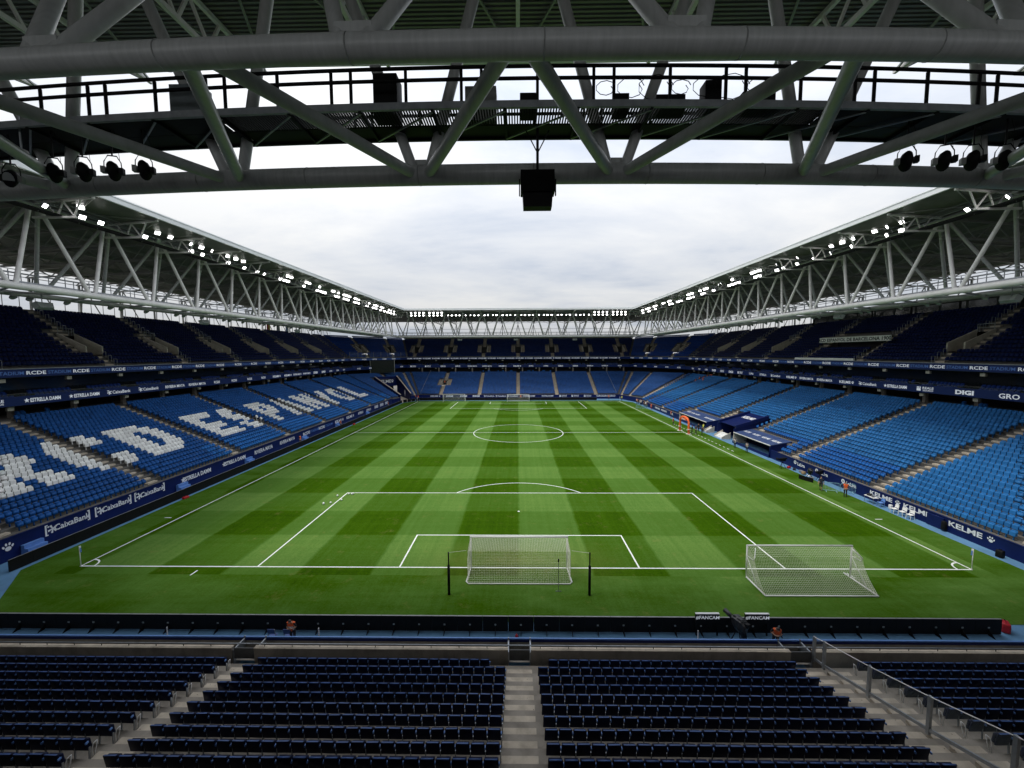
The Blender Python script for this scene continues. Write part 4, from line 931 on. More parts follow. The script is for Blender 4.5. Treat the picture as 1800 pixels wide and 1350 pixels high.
# ------------------------------------------------------------------ perimeter walls with sponsor lettering
YV, XV = Vector((0, 1, 0)), Vector((1, 0, 0))
w = thing('perimeter_wall', 'navy perimeter wall with sponsor names below the lettered stand', 'wall', (-40.7, 47, 0), None, True)
MB().box(-40.9, -40.62, -4.6, 99, 0, 1.78).build('panel', navy_wall, w); MB().box(-40.92, -40.58, -4.6, 99, 1.783, 1.90).build('coping', navy_wall, w)
xw = -40.61
text(w, 'KELME', (xw, -2.9, 1.15), YV, .60, lbl_w, 1.4, .03); mark(w, 'paw', (xw, .75, 1.15), YV, .7, lbl_w)
for y in (5.1, 9.2, 13.2):
    mark(w, 'bracketL', (xw, y - 1.75, 1.28), YV, .95, lbl_w); mark(w, 'bracketR', (xw, y + 1.75, 1.28), YV, .95, lbl_w); mark(w, 'caixa', (xw, y - 1.25, 1.28), YV, .75, lbl_w); text(w, 'CaixaBank', (xw, y + .35, 1.28), YV, .52, lbl_w, .95, .02)
for y in (19.6, 26.4): mark(w, 'star', (xw, y - 2.0, 1.2), YV, .72, lbl_w); text(w, 'ESTRELLA DAMM', (xw, y + .2, 1.2), YV, .50, lbl_w, .85, .04)
for y in (33.2, 39.8): text(w, 'RIVIERA MAYA', (xw, y, 1.2), YV, .60, lbl_w, .85, .02)
for y in (46.2, 52.2): text(w, 'RCDE', (xw, y, 1.2), YV, .55, lbl_w, 1.3, .03); text(w, 'STADIUM', (xw, y + 3.1, 1.2), YV, .5, ledtxt2, 1.2, .01)
for y in (60.0, 66.0): text(w, 'KELME', (xw, y, 1.2), YV, .6, lbl_w, 1.35, .03); mark(w, 'paw', (xw, y + 2.3, 1.2), YV, .65, lbl_w)
for y in (73, 78.6): text(w, 'ESTRELLA', (xw, y, 1.2), YV, .55, lbl_w, 1.0, .03)
for y in (84.5, 89, 93.5): text(w, 'DIGI', (xw, y, 1.2), YV, .75, lbl_w, 1.4, .05)
w = thing('perimeter_wall', 'navy perimeter wall with sponsor names below the dugout stand', 'wall', (39, 47, 0), None, True)
for y0, y1 in ((-4.6, 32.4), (67.6, 99)):
    MB().box(38.98, 39.24, y0, y1, 0, 1.24).build('panel', navy_wall, w)
    MB().box(38.96, 39.26, y0, y1, 1.243, 1.29).build('coping', navy_wall, w)
xw = 38.965
for y in (5.1, 9.4, 13.3): text(w, 'KELME', (xw, y, .86), -YV, .46, lbl_w, 1.45, .03); mark(w, 'paw', (xw, y - 1.95, .86), -YV, .52, lbl_w)
for y in (17.4, 21.7, 25.8): mark(w, 'ring', (xw, y + .95, .88), -YV, .52, lbl_w); text(w, 'LaLiga', (xw, y - .25, .82), -YV, .42, lbl_w, 1.0, .03)
for y in (72.5, 78.0, 83): text(w, 'RIVIERA MAYA' if y > 73 else 'REALE', (xw, y, .8), -YV, .5, lbl_w, .9, .03)
for y0 in (7.5,): MB().box(38.82, 38.975, y0 - .75, y0 + .75, .05, 1.1).build('door', navy_wall, w)
w = thing('perimeter_wall', 'navy perimeter wall with sponsor names behind the far goal', 'wall', (0, 113.8, 0), None, True)
MB().box(-36, 36, 113.6, 113.85, 0, 1.48).build('panel', navy_wall, w); MB().box(-36, 36, 113.57, 113.88, 1.483, 1.53).build('coping', navy_wall, w)
for x, s in ((-30, 'KELME'), (-24.5, 'DIGI'), (-19.5, 'DIGI'), (-15, 'DIGI'), (-10.2, '[@CaixaBank]'), (-6.0, '[@CaixaBank]'), (-1.8, '[@CaixaBank]'), (4.0, '*ESTRELLA DAMM'), (10.5, '*ESTRELLA DAMM'), (16.3, '#REALE'), (20.6, '#REALE'), (25, '#REALE'), (29.0, 'GRO'), (31.2, 'GRO'), (33.4, 'GRO')):
    sponsor(w, s.strip('[]'), Vector((x, 113.59, 1.08)), XV, .50, lbl_w)
for sx, lb in ((-1, 'navy corner wall beside the tunnel ramp'), (1, 'navy corner wall by the far barriers')):
    w = thing('corner_wall', lb, 'wall', (sx * 38.5, 106, 0), None, True); b = MB()
    p0 = Vector((sx * 40.7, 99, 0)); p1 = Vector((sx * 36, 113.8, 0)); d = (p1 - p0).normalized(); n_ = Vector((-d.y, d.x, 0)) * .12
    if sx < 0:
        for t0, t1 in ((0, .30), (.70, 1.0)):
            q0, q1 = p0.lerp(p1, t0), p0.lerp(p1, t1); quadprism(b, [q0 - n_, q1 - n_, q1 + n_, q0 + n_], 0, 1.6); b.build('panel', navy_wall, w); b = MB()
    else: quadprism(b, [p0 - n_, p1 - n_, p1 + n_, p0 + n_], 0, 1.55); b.build('panel', navy_wall, w)
# ------------------------------------------------------------------ black LED boards round the pitch
def ledboard(L_):
    t = thing('perimeter_board', '', 'board', (0, 0, -70))
    b = MB(); b.box(-L_ / 2 + .006, L_ / 2 - .006, -.05, .05, .04, .95); b.build('panel', black_m, t)
    b = MB(); b.box(-L_ / 2 + .01, L_ / 2 - .01, -.045, .045, .952, .962); b.build('top_cap', pmat('grey_cap', (.22, .22, .225), .4, .2, 3), t)
    b = MB(); b.box(-.05, .05, .051, .075, .42, .50); b.build('handle', lens_off, t)
    b = MB(); b.prism([(-.015, .05, .0), (-.015, .42, .0), (-.015, .42, .02), (-.015, .05, .34)], (.03, 0, 0)); b.build('foot', black_m, t); return t
LB = ledboard(1.5); first = [True]
def put_board(x, y, rz, lab, grp):
    o = LB if first[0] else copy_tree(LB); first[0] = False; o.location = (x, y, .004); o.rotation_euler = (0, 0, rz); tag(o, lab, 'board', grp); return o
x = -40.4
while x < 27.8:                      # behind the near goal: local +Y (feet) points to the stand
    put_board(x, -7.05, math.pi, 'black perimeter board seen from its back before the concrete wall', 'boards behind the near goal'); x += 1.5
y = -.2
while y < 103: put_board(-38.45, y, R_(90), 'black perimeter board standing along the touchline of the lettered stand', 'boards along the lettered stand'); y += 1.5
x = -33.6
while x < 27.5: put_board(x, 109.3, 0, 'black perimeter board standing behind the far goal', 'boards behind the far goal'); x += 1.5
for i in range(4):
    t = (i + .5) / 4; put_board(-38.3 + 4.0 * t, 103.2 + 5.8 * t, math.atan2(5.8, 4.0), 'black perimeter board at the corner by the tunnel ramp', 'boards by the tunnel ramp')
# ------------------------------------------------------------------ near wall, barrier and gates
w = thing('concrete_wall', 'low concrete wall with steel rail before the dark navy seats', 'wall', (0, -9.95, 0), None, True)
gx = (-14.35, 0.0, 14.38); gh = .58
edges = [-34] + [v for g in gx for v in (g - gh, g + gh)] + [34]
for i in range(0, len(edges), 2):
    a, c = edges[i], edges[i + 1]; n = max(1, round((c - a) / 4.6)); 
    for j in range(n): u0 = a + (c - a) * j / n; u1 = a + (c - a) * (j + 1) / n; MB().box(u0 + .006, u1 - .006, -10.05, -9.86, .0, 1.15).build('wall_panel', concrete, w)
    MB().box(a, c, -10.07, -9.84, 1.153, 1.19).build('coping', step_c, w)
    x = a + .5
    while x < c: tubeobj('rail_post', (x, -9.93, 1.18), (x, -9.93, 1.32), .018, black_m, w, 6); x += 1.45
tubeobj('rail', (-34, -9.93, 1.335), (34, -9.93, 1.335), .032, galv, w, 8)
for g, lb in zip(gx, ('steel gate in the concrete wall below the stairs without glass', 'steel gate in the concrete wall below the central stairs', 'steel gate in the concrete wall next to the glass balustrade')):
    t = thing('wall_gate', lb, 'gate', (g, -9.95, 0), None, True)
    MB().box(g - gh + .06, g + gh - .06, -9.98, -9.93, .55, 1.12).build('gate_panel', pmat('dark_grey_sheet', (.07, .072, .072), .5, .2, 3), t)
    for s in (-1, 1): MB().box(g + s * gh - .035, g + s * gh + .035, -9.99, -9.02, 1.17 if False else .0, 1.22 if False else 1.0).build('gate_side', galv, t)
    for s in (-1, 1): beamobj('gate_post', (g + s * (gh - .0), -9.03, 0), (g + s * (gh - .0), -9.03, 1.1), .06, .06, galv, t)
t = thing('front_barrier', 'navy front barrier with pale blue top rail behind the black boards', 'barrier', (0, -9.0, 0), None, True)
MB().box(-34, 34, -9.06, -8.97, 0, .86).build('panel', concrete, t); MB().box(-34, 34, -9.07, -8.96, .862, .98).build('top_band', navy_wall, t); beamobj('top_rail', (-34, -9.0, 1.02), (34, -9.0, 1.02), .07, .07, near_arm, t)
fl = MB().poly([(-34, -9.85, .35), (34, -9.85, .35), (34, -9.04, .35), (-34, -9.04, .35)]); o = fl.build('walkway_floor', concrete); tag(o, kind='structure')
# glass balustrade beside the stairs
t = thing('glass_balustrade', 'grey framed glass balustrade stepping down beside the stairs', 'balustrade', (14.95, -10.1, .7), None, True)
pts = [(-10.05, .78, 2.0), (-10.72, .92, 2.24), (-13.2, 1.72, 3.01), (-15.67, 2.5, 3.87), (-18.15, 3.4, 4.84), (-20.6, 4.3, 5.75)]
for y, z0, z1 in pts: beamobj('post', (14.95, y, z0 - .1), (14.95, y, z1), .10, .12, galv, t)
for (y0, a0, c0), (y1, a1, c1) in zip(pts, pts[1:]):
    beamobj('bottom_rail', (14.95, y0, a0 + .08), (14.95, y1, a1 + .08), .07, .12, galv, t); tubeobj('top_rail', (14.95, y0, c0 - .03), (14.95, y1, c1 - .03), .02, steel_w, t, 6)
    g = MB(); g.prism([(14.945, y0 - .06, a0 + .14), (14.945, y1 + .06, a1 + .14), (14.945, y1 + .06, c1 - .06), (14.945, y0 - .06, c0 - .06)], (.012, 0, 0)); g.build('glass_pane', glass_m, t)
# ------------------------------------------------------------------ goals
def strings(b, rows, r=.006):
    for pts in rows: b.tube(pts, r, 3, False)
def grid_net(b, quads, cell=.12, r=.006):
    """quads: list of surfaces f(u,v) with counts"""
    for f, nu, nv, su, sv in quads:
        for i in range(nu + 1): b.tube([f(i / nu, j / sv) for j in range(sv + 1)], r, 3, False)
        for j in range(nv + 1): b.tube([f(i / su, j / nv) for i in range(su + 1)], r, 3, False)
def stadium_goal(name, label, x0, y0, back=-1, poles=True, r=.007, cell=.12):
    t = thing(name, label, 'goal', (x0, y0, .02)); H, Wd = 2.44, 3.66; D = 2.2; TD = 1.9
    s = back
    for sx in (-1, 1): b = MB().tube([(sx * Wd, 0, 0), (sx * Wd, 0, H)], .06, 12); b.build('post', white_p, t, True)
    b = MB().tube([(-Wd - .06, 0, H), (Wd + .06, 0, H)], .06, 12); b.build('crossbar', white_p, t, True)
    b = MB().tube([(-Wd, s * .05, .04), (-Wd - .12, s * (D - .25), .04), (-Wd + .05, s * D, .04), (Wd - .05, s * D, .04), (Wd + .12, s * (D - .25), .04), (Wd, s * .05, .04)], .045, 8); b.build('ground_bar', white_p, t, True)
    bt = lambda u: (-Wd + 2 * Wd * u, s * (TD - .12 * math.sin(math.pi * u)), 2.22 - .05 * math.sin(math.pi * u))
    top = lambda u, v: tuple(a + (c - a) * v for a, c in zip((-Wd + 2 * Wd * u, 0, H), bt(u)))
    def bk(u, v):
        p = bt(u); q = (-Wd + 2 * Wd * u, s * D, .05); sag = math.sin(math.pi * v) * .18
        return (p[0] + (q[0] - p[0]) * v, p[1] + (q[1] - p[1]) * v - s * sag, p[2] + (q[2] - p[2]) * v)
    n = int(2 * Wd / cell); net = MB(); grid_net(net, [(top, n, int(TD / cell), 6, 2), (bk, n, int(2.3 / cell), 6, 5)], cell, r)
    for sx in (-1, 1):
        def sd_(u, v, sx=sx):
            p = (sx * Wd, 0, H + (0.05 - H) * v); e = bk(1 if sx > 0 else 0, v); return (p[0] + (e[0] - p[0]) * u + sx * .12 * math.sin(math.pi * u) * math.sin(math.pi * v), p[1] + (e[1] - p[1]) * u, p[2] + (e[2] - p[2]) * u)
        grid_net(net, [(sd_, int(TD / cell), int(H / cell), 4, 4)], cell, r)
    net.build('net', net_m, t)
    if poles:
        for sx in (-1, 1):
            p = thing('net_pole', 'tall black net pole behind the near goal', 'pole', (x0 + sx * 4.76, y0 - 3.45, .02), 'net poles of the near goal')
            b = MB().tube([(0, 0, 0), (0, 0, 2.05)], .09, 10); b.build('sleeve', black_m, p, True); b = MB().tube([(0, 0, 2.0), (0, 0, 2.98)], .045, 8); b.build('mast', black_m, p, True)
            b = MB().tube([(0, 0, 2.95), (-sx * .98, 1.65, 2.27)], .012, 4); b.build('stay_rope', net_m, p)
    return t
stadium_goal('goal', 'white goal with box net held back by two black poles', 0, 0)
stadium_goal('goal', 'white goal with net on the far goal line', 0, 105, 1, False, .009, .2)
def portable_goal(label, x0, y0, rz, cell=.12, r=.007):
    t = thing('portable_goal', label, 'goal', (x0, y0, .02), None, False, rz); Wd, H, D, TD = 3.74, 2.40, 2.32, .95; s = -1
    for sx in (-1, 1):
        MB().tube([(sx * Wd, 0, 0), (sx * Wd, 0, H)], .055, 10).build('post', white_p, t, True)
        MB().tube([(sx * Wd, .55 if sx > 0 else 0, .05), (sx * Wd, -D, .05)], .05, 8).build('ground_bar', white_p, t, True)
        MB().tube([(sx * Wd, 0, H - .75), (sx * Wd, -.85, H - .70), (sx * Wd, -.95, H - .45), (sx * (Wd - .35), -.4, H)], .025, 6).build('net_support', white_p, t, True)
        MB().tube([(sx * Wd, 0, 1.6), (sx * Wd, -D * .62, .08)], .022, 6).build('stay', white_p, t, True)
    MB().tube([(-Wd, -D, .05), (Wd, -D, .05)], .055, 8).build('rear_bar', white_p, t, True); MB().tube([(-Wd - .05, 0, H), (Wd + .05, 0, H)], .055, 10).build('crossbar', white_p, t, True)
    bt = lambda u: (-Wd + 2 * Wd * u, -(TD - .28 * math.sin(math.pi * u)), H - .45 - .18 * math.sin(math.pi * u))
    top = lambda u, v: tuple(a + (c - a) * v for a, c in zip((-Wd + 2 * Wd * u, 0, H), bt(u)))
    def bk(u, v):
        p = bt(u); q = (-Wd + 2 * Wd * u, -D, .06); w_ = v ** 1.7
        return (p[0] + (q[0] - p[0]) * v, p[1] + (q[1] - p[1]) * w_, p[2] + (q[2] - p[2]) * v)
    n = int(2 * Wd / cell); net = MB(); grid_net(net, [(top, n, int(TD / cell), 6, 2), (bk, n, int(2.6 / cell), 6, 6)], cell, r)
    for sx in (-1, 1):
        def sd_(u, v, sx=sx):
            p = (sx * Wd, 0, H + (0.05 - H) * v); e = bk(1 if sx > 0 else 0, v); return tuple(p[i] + (e[i] - p[i]) * u for i in range(3))
        grid_net(net, [(sd_, 8, int(H / cell), 3, 5)], cell, r)
    net.build('net', net_m, t)
portable_goal('portable white goal standing off the goal line by the corner', 20.28, -1.17, 0); portable_goal('portable white goal parked near the far corner with the tunnel', -21.9, 107.0, math.pi, .2, .009)
t = thing('microphone_stand', 'thin grey microphone stand planted behind the near goal', 'stand', (2.71, -3.03, .02)); MB().tube([(0, 0, 0), (0, 0, 2.15)], .022, 6).build('pole', galv, t); MB().tube([(0, 0, 2.1), (0, .03, 2.3)], .05, 8).build('microphone', black_m, t); MB().tube([(-.2, 0, .02), (.2, 0, .02)], .02, 5).build('foot', galv, t)
for x, y, lb in ((-34, 0, 'corner flag by the black boards of the lettered stand'), (34, 0, 'corner flag near the portable goal'), (-34, 105, 'corner flag close to the tunnel ramp'), (34, 105, 'corner flag close to the far barriers')):
    t = thing('corner_flag', lb, 'flag', (x, y, .02)); MB().tube([(0, 0, 0), (0, 0, 1.6)], .03, 8).build('pole', white_p, t, True)
    s = 1 if x < 0 else -1; b = MB(); b.prism([(0, 0, 1.58), (.06 * s, -.02, 1.3), (.05 * s, .0, 1.1), (.02 * s, 0, 1.08), (-.02 * s, 0, 1.1)], (0, .10, 0)); f = b.build('flag', near_arm, t); b = MB(); b.prism([(.01 * s, -.01, 1.6), (.035 * s, -.015, 1.45), (-.03 * s, -.012, 1.4)], (0, .115, 0)); b.build('flag_tip', white_f, t)
ball = bmesh.new(); bmesh.ops.create_icosphere(ball, subdivisions=2, radius=.11); me = bpy.data.meshes.new('football'); ball.to_mesh(me); ball.free(); me.materials.append(white_p)
for i in range(8): o = link('football', me); o.location = (-20.6 + random.uniform(-.9, 1.4), 15.2 + random.uniform(-2.6, 1.0), .13); tag(o, 'small white football among those gathered at the penalty area corner', 'ball', 'footballs by the penalty area corner')

# ------------------------------------------------------------------ dugouts, tunnel mouth, arch
def dugout(label, y0, y1):
    t = thing('team_dugout', label, 'dugout', (40.2, (y0 + y1) / 2, 0), None, True)
    MB().box(38.7, 42.2, y0, y1, .004, .03).build('floor', apron_m, t)
    MB().box(41.9, 42.3, y0, y1, .03, 2.3).build('back_wall', navy_wall, t)
    MB().box(38.75, 38.95, y0, y1, .03, .42).build('front_kick_wall', navy_wall, t)
    for y in (y0, y1 - .12): b = MB(); b.prism([(38.75, y, .03), (42.2, y, .03), (42.2, y, 2.45), (38.95, y, 1.85)], (0, .12, 0)); b.build('side_wall', navy_wall if y == y0 else vom_c, t)
    n = int((y1 - y0) / 2.2)
    for i in range(n):
        a = y0 + (y1 - y0) * i / n; c = y0 + (y1 - y0) * (i + 1) / n
        b = MB(); b.prism([(38.95, a + .02, 1.90), (42.4, a + .02, 2.52), (42.4, c - .02, 2.52), (38.95, c - .02, 1.90)], (0, 0, .05)); b.build('roof_pane', dugroof, t)
        if i in (0, 1, n - 3, n - 2, n - 1): sl = Vector((3.45, 0, .62)).normalized(); text(t, 'KELME' if i < 2 else 'RCDE', Vector((40.7, (a + c) / 2, 2.275)), -YV, .55, lbl_w, .9, .03, up=sl)
    beamobj('roof_edge', (38.93, y0, 1.93), (38.93, y1, 1.93), .12, .12, steel_w, t)
    y = y0 + .5
    me = MB().box(-.24, .24, -.05, .05, .45, 1.35).box(-.24, .24, .05, .5, .40, .5).mesh('dugout_seat', near_seat)
    while y < y1 - .4:
        o = link('dugout_seat', me, t); o.location = Vector((41.2, y, .03)) - WLOC[t]; o.rotation_euler = (0, 0, R_(90)); y += .6
    return t
dugout('team dugout with glossy roof next to the stairs and the black cameras', 32.4, 43.0); dugout('team dugout with glossy roof behind the orange arch', 53.6, 67.4)
t = thing('tunnel_canopy', 'sloping navy canopy over the players tunnel between the dugouts', 'canopy', (42.5, 46, 0), None, True)
b = MB(); b.prism([(39.6, 43.5, 2.75), (45.2, 43.5, 4.45), (45.2, 48.9, 4.45), (39.6, 48.9, 2.75)], (0, 0, .08)); b.build('cover', navy_wall, t)
for y in (43.25, 49.15): beamobj('side_rail', (39.3, y, 2.85), (45.2, y, 4.62), .5, .55, navy_wall, t)
for y in (43.1, 49.2): b = MB(); b.prism([(39.0, y, 0), (45.5, y, 0), (45.5, y, 4.3), (39.0, y, 2.5)], (0, .12, 0)); b.build('tunnel_wall', navy_wall, t)
MB().box(45.2, 45.4, 43.1, 53.3, 0, 4.3).build('tunnel_back', dark_wall, t)
MB().box(39.2, 45.2, 49.35, 53.3, .004, .05).build('tunnel_floor', apron_m, t)
sl = Vector((5.6, 0, 1.7)).normalized(); text(t, 'KELME', Vector((43.4, 46.2, 4.0)), -YV, .9, lbl_w, 1.0, .04, up=sl)
for y0, y1, lb in ((46.0, 48.8, 'white player stairs in front of the tunnel canopy'), (52.3, 53.4, 'narrow white stairs beside the dugout behind the arch')):
    t = thing('player_stairs', lb, 'stairs', (39.3, (y0 + y1) / 2, 0), None, True)
    for i in range(4): MB().box(38.4 + .33 * i, 39.9, y0, y1, .004 if i == 0 else .22 * i + .002, .22 * (i + 1)).build('step', white_p, t)
    for y in (y0 - .1, y1): b = MB(); b.prism([(38.3, y, .004), (39.95, y, .004), (39.95, y, 1.3), (38.3, y, .4)], (0, .1, 0)); b.build('cheek_wall', vom_c, t)
t = thing('inflatable_arch', 'orange inflatable arch over the halfway end of the touchline', 'arch', (34, 52.6, .02), None, False, R_(4))
pts = [(0, -1.9 + .0, 0), (0, -1.88, 1.2), (0, -1.8, 2.0)] + [(0, -1.75 * math.cos(math.pi * i / 8), 2.35 + .85 * math.sin(math.pi * i / 8)) for i in range(9)] + [(0, 1.8, 2.0), (0, 1.88, 1.2), (0, 1.9, 0)]
MB().tube(pts, .22, 10).build('tube', orange_m, t, True)
b = MB(); b.prism([(-.23, -1.1, 2.62), (-.23, 1.1, 2.62), (-.23, .8, 3.0), (-.23, -.8, 3.0)], (.03, 0, 0)); b.build('panel', orange_m, t); text(t, 'LALIGA', (-.245, 0, 2.8), -YV, .3, white_p, 1.1, .03)
for y in (-1.9, 1.9): MB().box(-.45, .45, y - .3, y + .3, 0, .08).build('base_plate', white_p, t)
for y in (-1.9, 1.9): MB().box(-.225, .225, y - .225, y + .225, .9, 1.05).build('collar', white_p, t)

# ------------------------------------------------------------------ people
def person_mesh(pose, top, leg, arm, lower, extra=None):
    J = dict(pelvis=((0, 0, .95), .135), belly=((0, 0, 1.10), .13), chest=((0, .01, 1.31), .155), nb=((0, 0, 1.47), .07), neck=((0, .01, 1.53), .055), head=((0, .025, 1.61), .092), crown=((0, .01, 1.70), .075), nose=((0, .125, 1.60), .012))
    E = [('pelvis', 'belly', 'top'), ('belly', 'chest', 'top'), ('chest', 'nb', 'top'), ('nb', 'neck', 'skin'), ('neck', 'head', 'skin'), ('head', 'crown', 'hair'), ('head', 'nose', 'skin')]
    for s, q in ((-1, 'L'), (1, 'R')):
        J.update({'sh' + q: ((s * .185, 0, 1.42), .066), 'el' + q: ((s * .25, -.02, 1.14), .043), 'wr' + q: ((s * .25, .08, .91), .031), 'pa' + q: ((s * .25, .11, .83), .036),
                  'hp' + q: ((s * .09, 0, .90), .10), 'kn' + q: ((s * .10, .03, .50), .062), 'an' + q: ((s * .10, 0, .09), .042), 'to' + q: ((s * .12, .15, .04), .036)})
        E += [('chest', 'sh' + q, 'top'), ('sh' + q, 'el' + q, 'arm'), ('el' + q, 'wr' + q, 'lower'), ('wr' + q, 'pa' + q, 'skin'), ('pelvis', 'hp' + q, 'leg'), ('hp' + q, 'kn' + q, 'leg'), ('kn' + q, 'an' + q, 'shin'), ('an' + q, 'to' + q, 'shoe')]
    for n_, p in pose.items():
        if n_ == '*':
            continue
        J[n_] = (p, J[n_][1])
    if '*' in pose: J = {k_: (pose['*'](k_, Vector(p)), r) for k_, (p, r) in J.items()}
    for q, s in (('L', -1), ('R', 1)):
        pa = Vector(J['pa' + q][0]); d = (pa - Vector(J['wr' + q][0])).normalized(); sd_ = d.cross(Vector((s, 0, 0)));
        if sd_.length < .1: sd_ = Vector((0, 1, 0))
        sd_.normalize()
        for i, (o_, l_) in enumerate(((-.03, .075), (-.01, .09), (.01, .085), (.03, .065))): J['f%d%s' % (i, q)] = (tuple(pa + d * (.03 + l_) + sd_ * o_ + Vector((-s * .02, 0, 0))), .008); E.append(('pa' + q, 'f%d%s' % (i, q), 'skin'))
        J['th' + q] = (tuple(pa + d * .03 + sd_ * .06), .009); E.append(('pa' + q, 'th' + q, 'skin'))
    names = list(J); idx = {n_: i for i, n_ in enumerate(names)}
    me = bpy.data.meshes.new('body'); me.from_pydata([tuple(J[n_][0]) for n_ in names], [(idx[a], idx[b_]) for a, b_, _ in E], []); me.update()
    ob = bpy.data.objects.new('tmp', me); COL.objects.link(ob); md = ob.modifiers.new('s', 'SKIN'); md.use_smooth_shade = True
    for n_ in names:
        sv = me.skin_vertices[0].data[idx[n_]]; r = J[n_][1]; sv.radius = (r * (1.25 if n_ in ('chest', 'belly', 'pelvis') else 1), r * (.85 if n_ in ('chest', 'belly', 'pelvis') else 1)); sv.use_root = n_ == 'pelvis'
    sb = ob.modifiers.new('u', 'SUBSURF'); sb.levels = 1
    dg = bpy.context.evaluated_depsgraph_get(); dg.update(); out = bpy.data.meshes.new_from_object(ob.evaluated_get(dg)); bpy.data.objects.remove(ob)
    mats = {'top': top, 'leg': leg, 'arm': arm, 'lower': lower, 'skin': skin_m, 'hair': hair_m, 'shoe': black_f, 'shin': extra or leg}
    keys = list(mats); out.materials.clear()
    for k_ in keys: out.materials.append(mats[k_])
    segs = [(Vector(J[a][0]), Vector(J[b_][0]), keys.index(t_)) for a, b_, t_ in E]
    for f in out.polygons:
        c = f.center; best = (9, 0)
        for a, b_, mi in segs:
            ab = b_ - a; t_ = max(0, min(1, (c - a).dot(ab) / max(ab.length_squared, 1e-6))); d_ = (c - (a + ab * t_)).length
            if d_ < best[0]: best = (d_, mi)
        f.material_index = best[1]; f.use_smooth = True
    # clothing shell (vest) from the torso
    vb = MB(); vn = {}; torso = keys.index('top')
    stripe = []
    for f in out.polygons:
        if f.material_index == torso and f.center.z < Vector(J['nb'][0]).z + .04:
            ids = []
            for v in f.vertices:
                if v not in vn: co = out.vertices[v].co + out.vertices[v].normal * .018; vn[v] = len(vb.v); vb.v.append(tuple(co))
                ids.append(vn[v])
            vb.f.append(tuple(ids)); stripe.append(f.center.z)
    return out, vb, stripe, J
POSES = {'stand': {}, 'walk': {'knL': (-.1, .22, .53), 'anL': (-.1, .18, .12), 'toL': (-.1, .33, .06), 'knR': (.1, -.02, .5), 'anR': (.1, -.28, .14), 'toR': (.11, -.14, .05), 'elL': (-.25, -.12, 1.16), 'wrL': (-.25, -.05, .93), 'paL': (-.25, 0, .87)},
 'hold': {'elL': (-.27, .02, 1.16), 'wrL': (-.12, .22, 1.24), 'paL': (-.06, .25, 1.29), 'elR': (.27, .02, 1.16), 'wrR': (.12, .22, 1.24), 'paR': (.06, .25, 1.29), 'head': ((0, .07, 1.59)), 'crown': ((0, .08, 1.68)), 'nose': ((0, .165, 1.55))},
 'sit': {'*': lambda k_, p: {'knL': (-.12, .45, .98), 'knR': (.12, .45, .98), 'anL': (-.12, .46, .55), 'anR': (.12, .46, .55), 'toL': (-.12, .6, .50), 'toR': (.12, .6, .50), 'wrL': (-.18, .25, 1.02), 'paL': (-.16, .31, 1.03), 'wrR': (.18, .25, 1.02), 'paR': (.16, .31, 1.03)}.get(k_, tuple(p))},
 'hips': {'elL': (-.36, -.05, 1.18), 'wrL': (-.2, .06, 1.02), 'paL': (-.16, .1, .98), 'elR': (.36, -.05, 1.18), 'wrR': (.2, .06, 1.02), 'paR': (.16, .1, .98)}}
def bend(base, ang, z0=.98):
    def f(k_, p):
        q = Vector(POSES[base].get(k_, p)) if k_ in POSES[base] else p
        if q.z <= z0 and k_[:2] not in ('el', 'wr', 'pa'): return tuple(q)
        d = q - Vector((0, 0, z0)); c, s = math.cos(ang), math.sin(ang); return (d.x, d.y * c + d.z * s, z0 + d.z * c - d.y * s)
    return {'*': f}
POSES['lean'] = bend('hold', .35); POSES['lean2'] = bend('hold', .55)
_pc = {}
def person(loc, rz, label, pose='stand', top=black_f, leg=black_f, arm=None, lower=None, vest=None, shin=None, group=None, sc=1.0, stripes=True):
    key = (pose, top.name, leg.name, (arm or top).name, (lower or skin_m).name, shin.name if shin else '', vest.name if vest else '', stripes)
    if key not in _pc:
        me, vb, st, J = person_mesh(POSES[pose], top, leg, arm or top, lower or skin_m, shin)
        vm = None
        if vest:
            vm = vb.mesh('vest', vest, True); vm.materials.append(white_f)
            zb, zt = J['pelvis'][0][2], J['nb'][0][2]
            if stripes:
                for i, z in enumerate(st):
                    t_ = (z - zb) / (zt - zb)
                    if .02 < t_ < .14 or .34 < t_ < .46: vm.polygons[i].material_index = 1
            vm.transform(Matrix.Identity(4))
        h = bmesh.new(); bmesh.ops.create_uvsphere(h, u_segments=10, v_segments=8, radius=.105); hd = Vector(J['head'][0]); cr_ = Vector(J['crown'][0]); ax = (cr_ - hd).normalized()
        fw = (Vector(J['nose'][0]) - hd).normalized()
        dele = [v for v in h.verts if v.co.dot(ax) < -.02 or (v.co.dot(fw) > .06 and v.co.dot(ax) < .055)]; bmesh.ops.delete(h, geom=dele, context='VERTS')
        for v in h.verts: v.co = v.co + hd + ax * .035 - fw * .008
        hm = bpy.data.meshes.new('hair'); h.to_mesh(hm); h.free(); hm.materials.append(hair_m); hm.polygons.foreach_set('use_smooth', [True] * len(hm.polygons)); _pc[key] = (me, vm, hm)
    me, vm, hm = _pc[key]
    t = thing('person', label, 'person', loc, group, False, rz); t.scale = (sc, sc, sc)
    link('body', me, t); link('hair', hm, t)
    if vm: link('vest', vm, t)
    return t
PI = math.pi
person((-12.75, -8.25, .01), PI, 'steward in orange vest looking down by the folded blue chairs', 'lean', black_f, black_f, vest=orange_m)
person((14.05, -8.45, .01), PI * .9, 'steward in orange vest bending over next to the covered camera', 'lean2', black_f, black_f, vest=orange_m)
person((35.65, 17.4, .02), PI * .75, 'person in dark shirt and shorts with green waistband beside the blue barriers', 'walk', pmat('dark_navy_fabric', (.015, .02, .035), .85, .2, 9), black_f, vest=None, shin=skin_m)
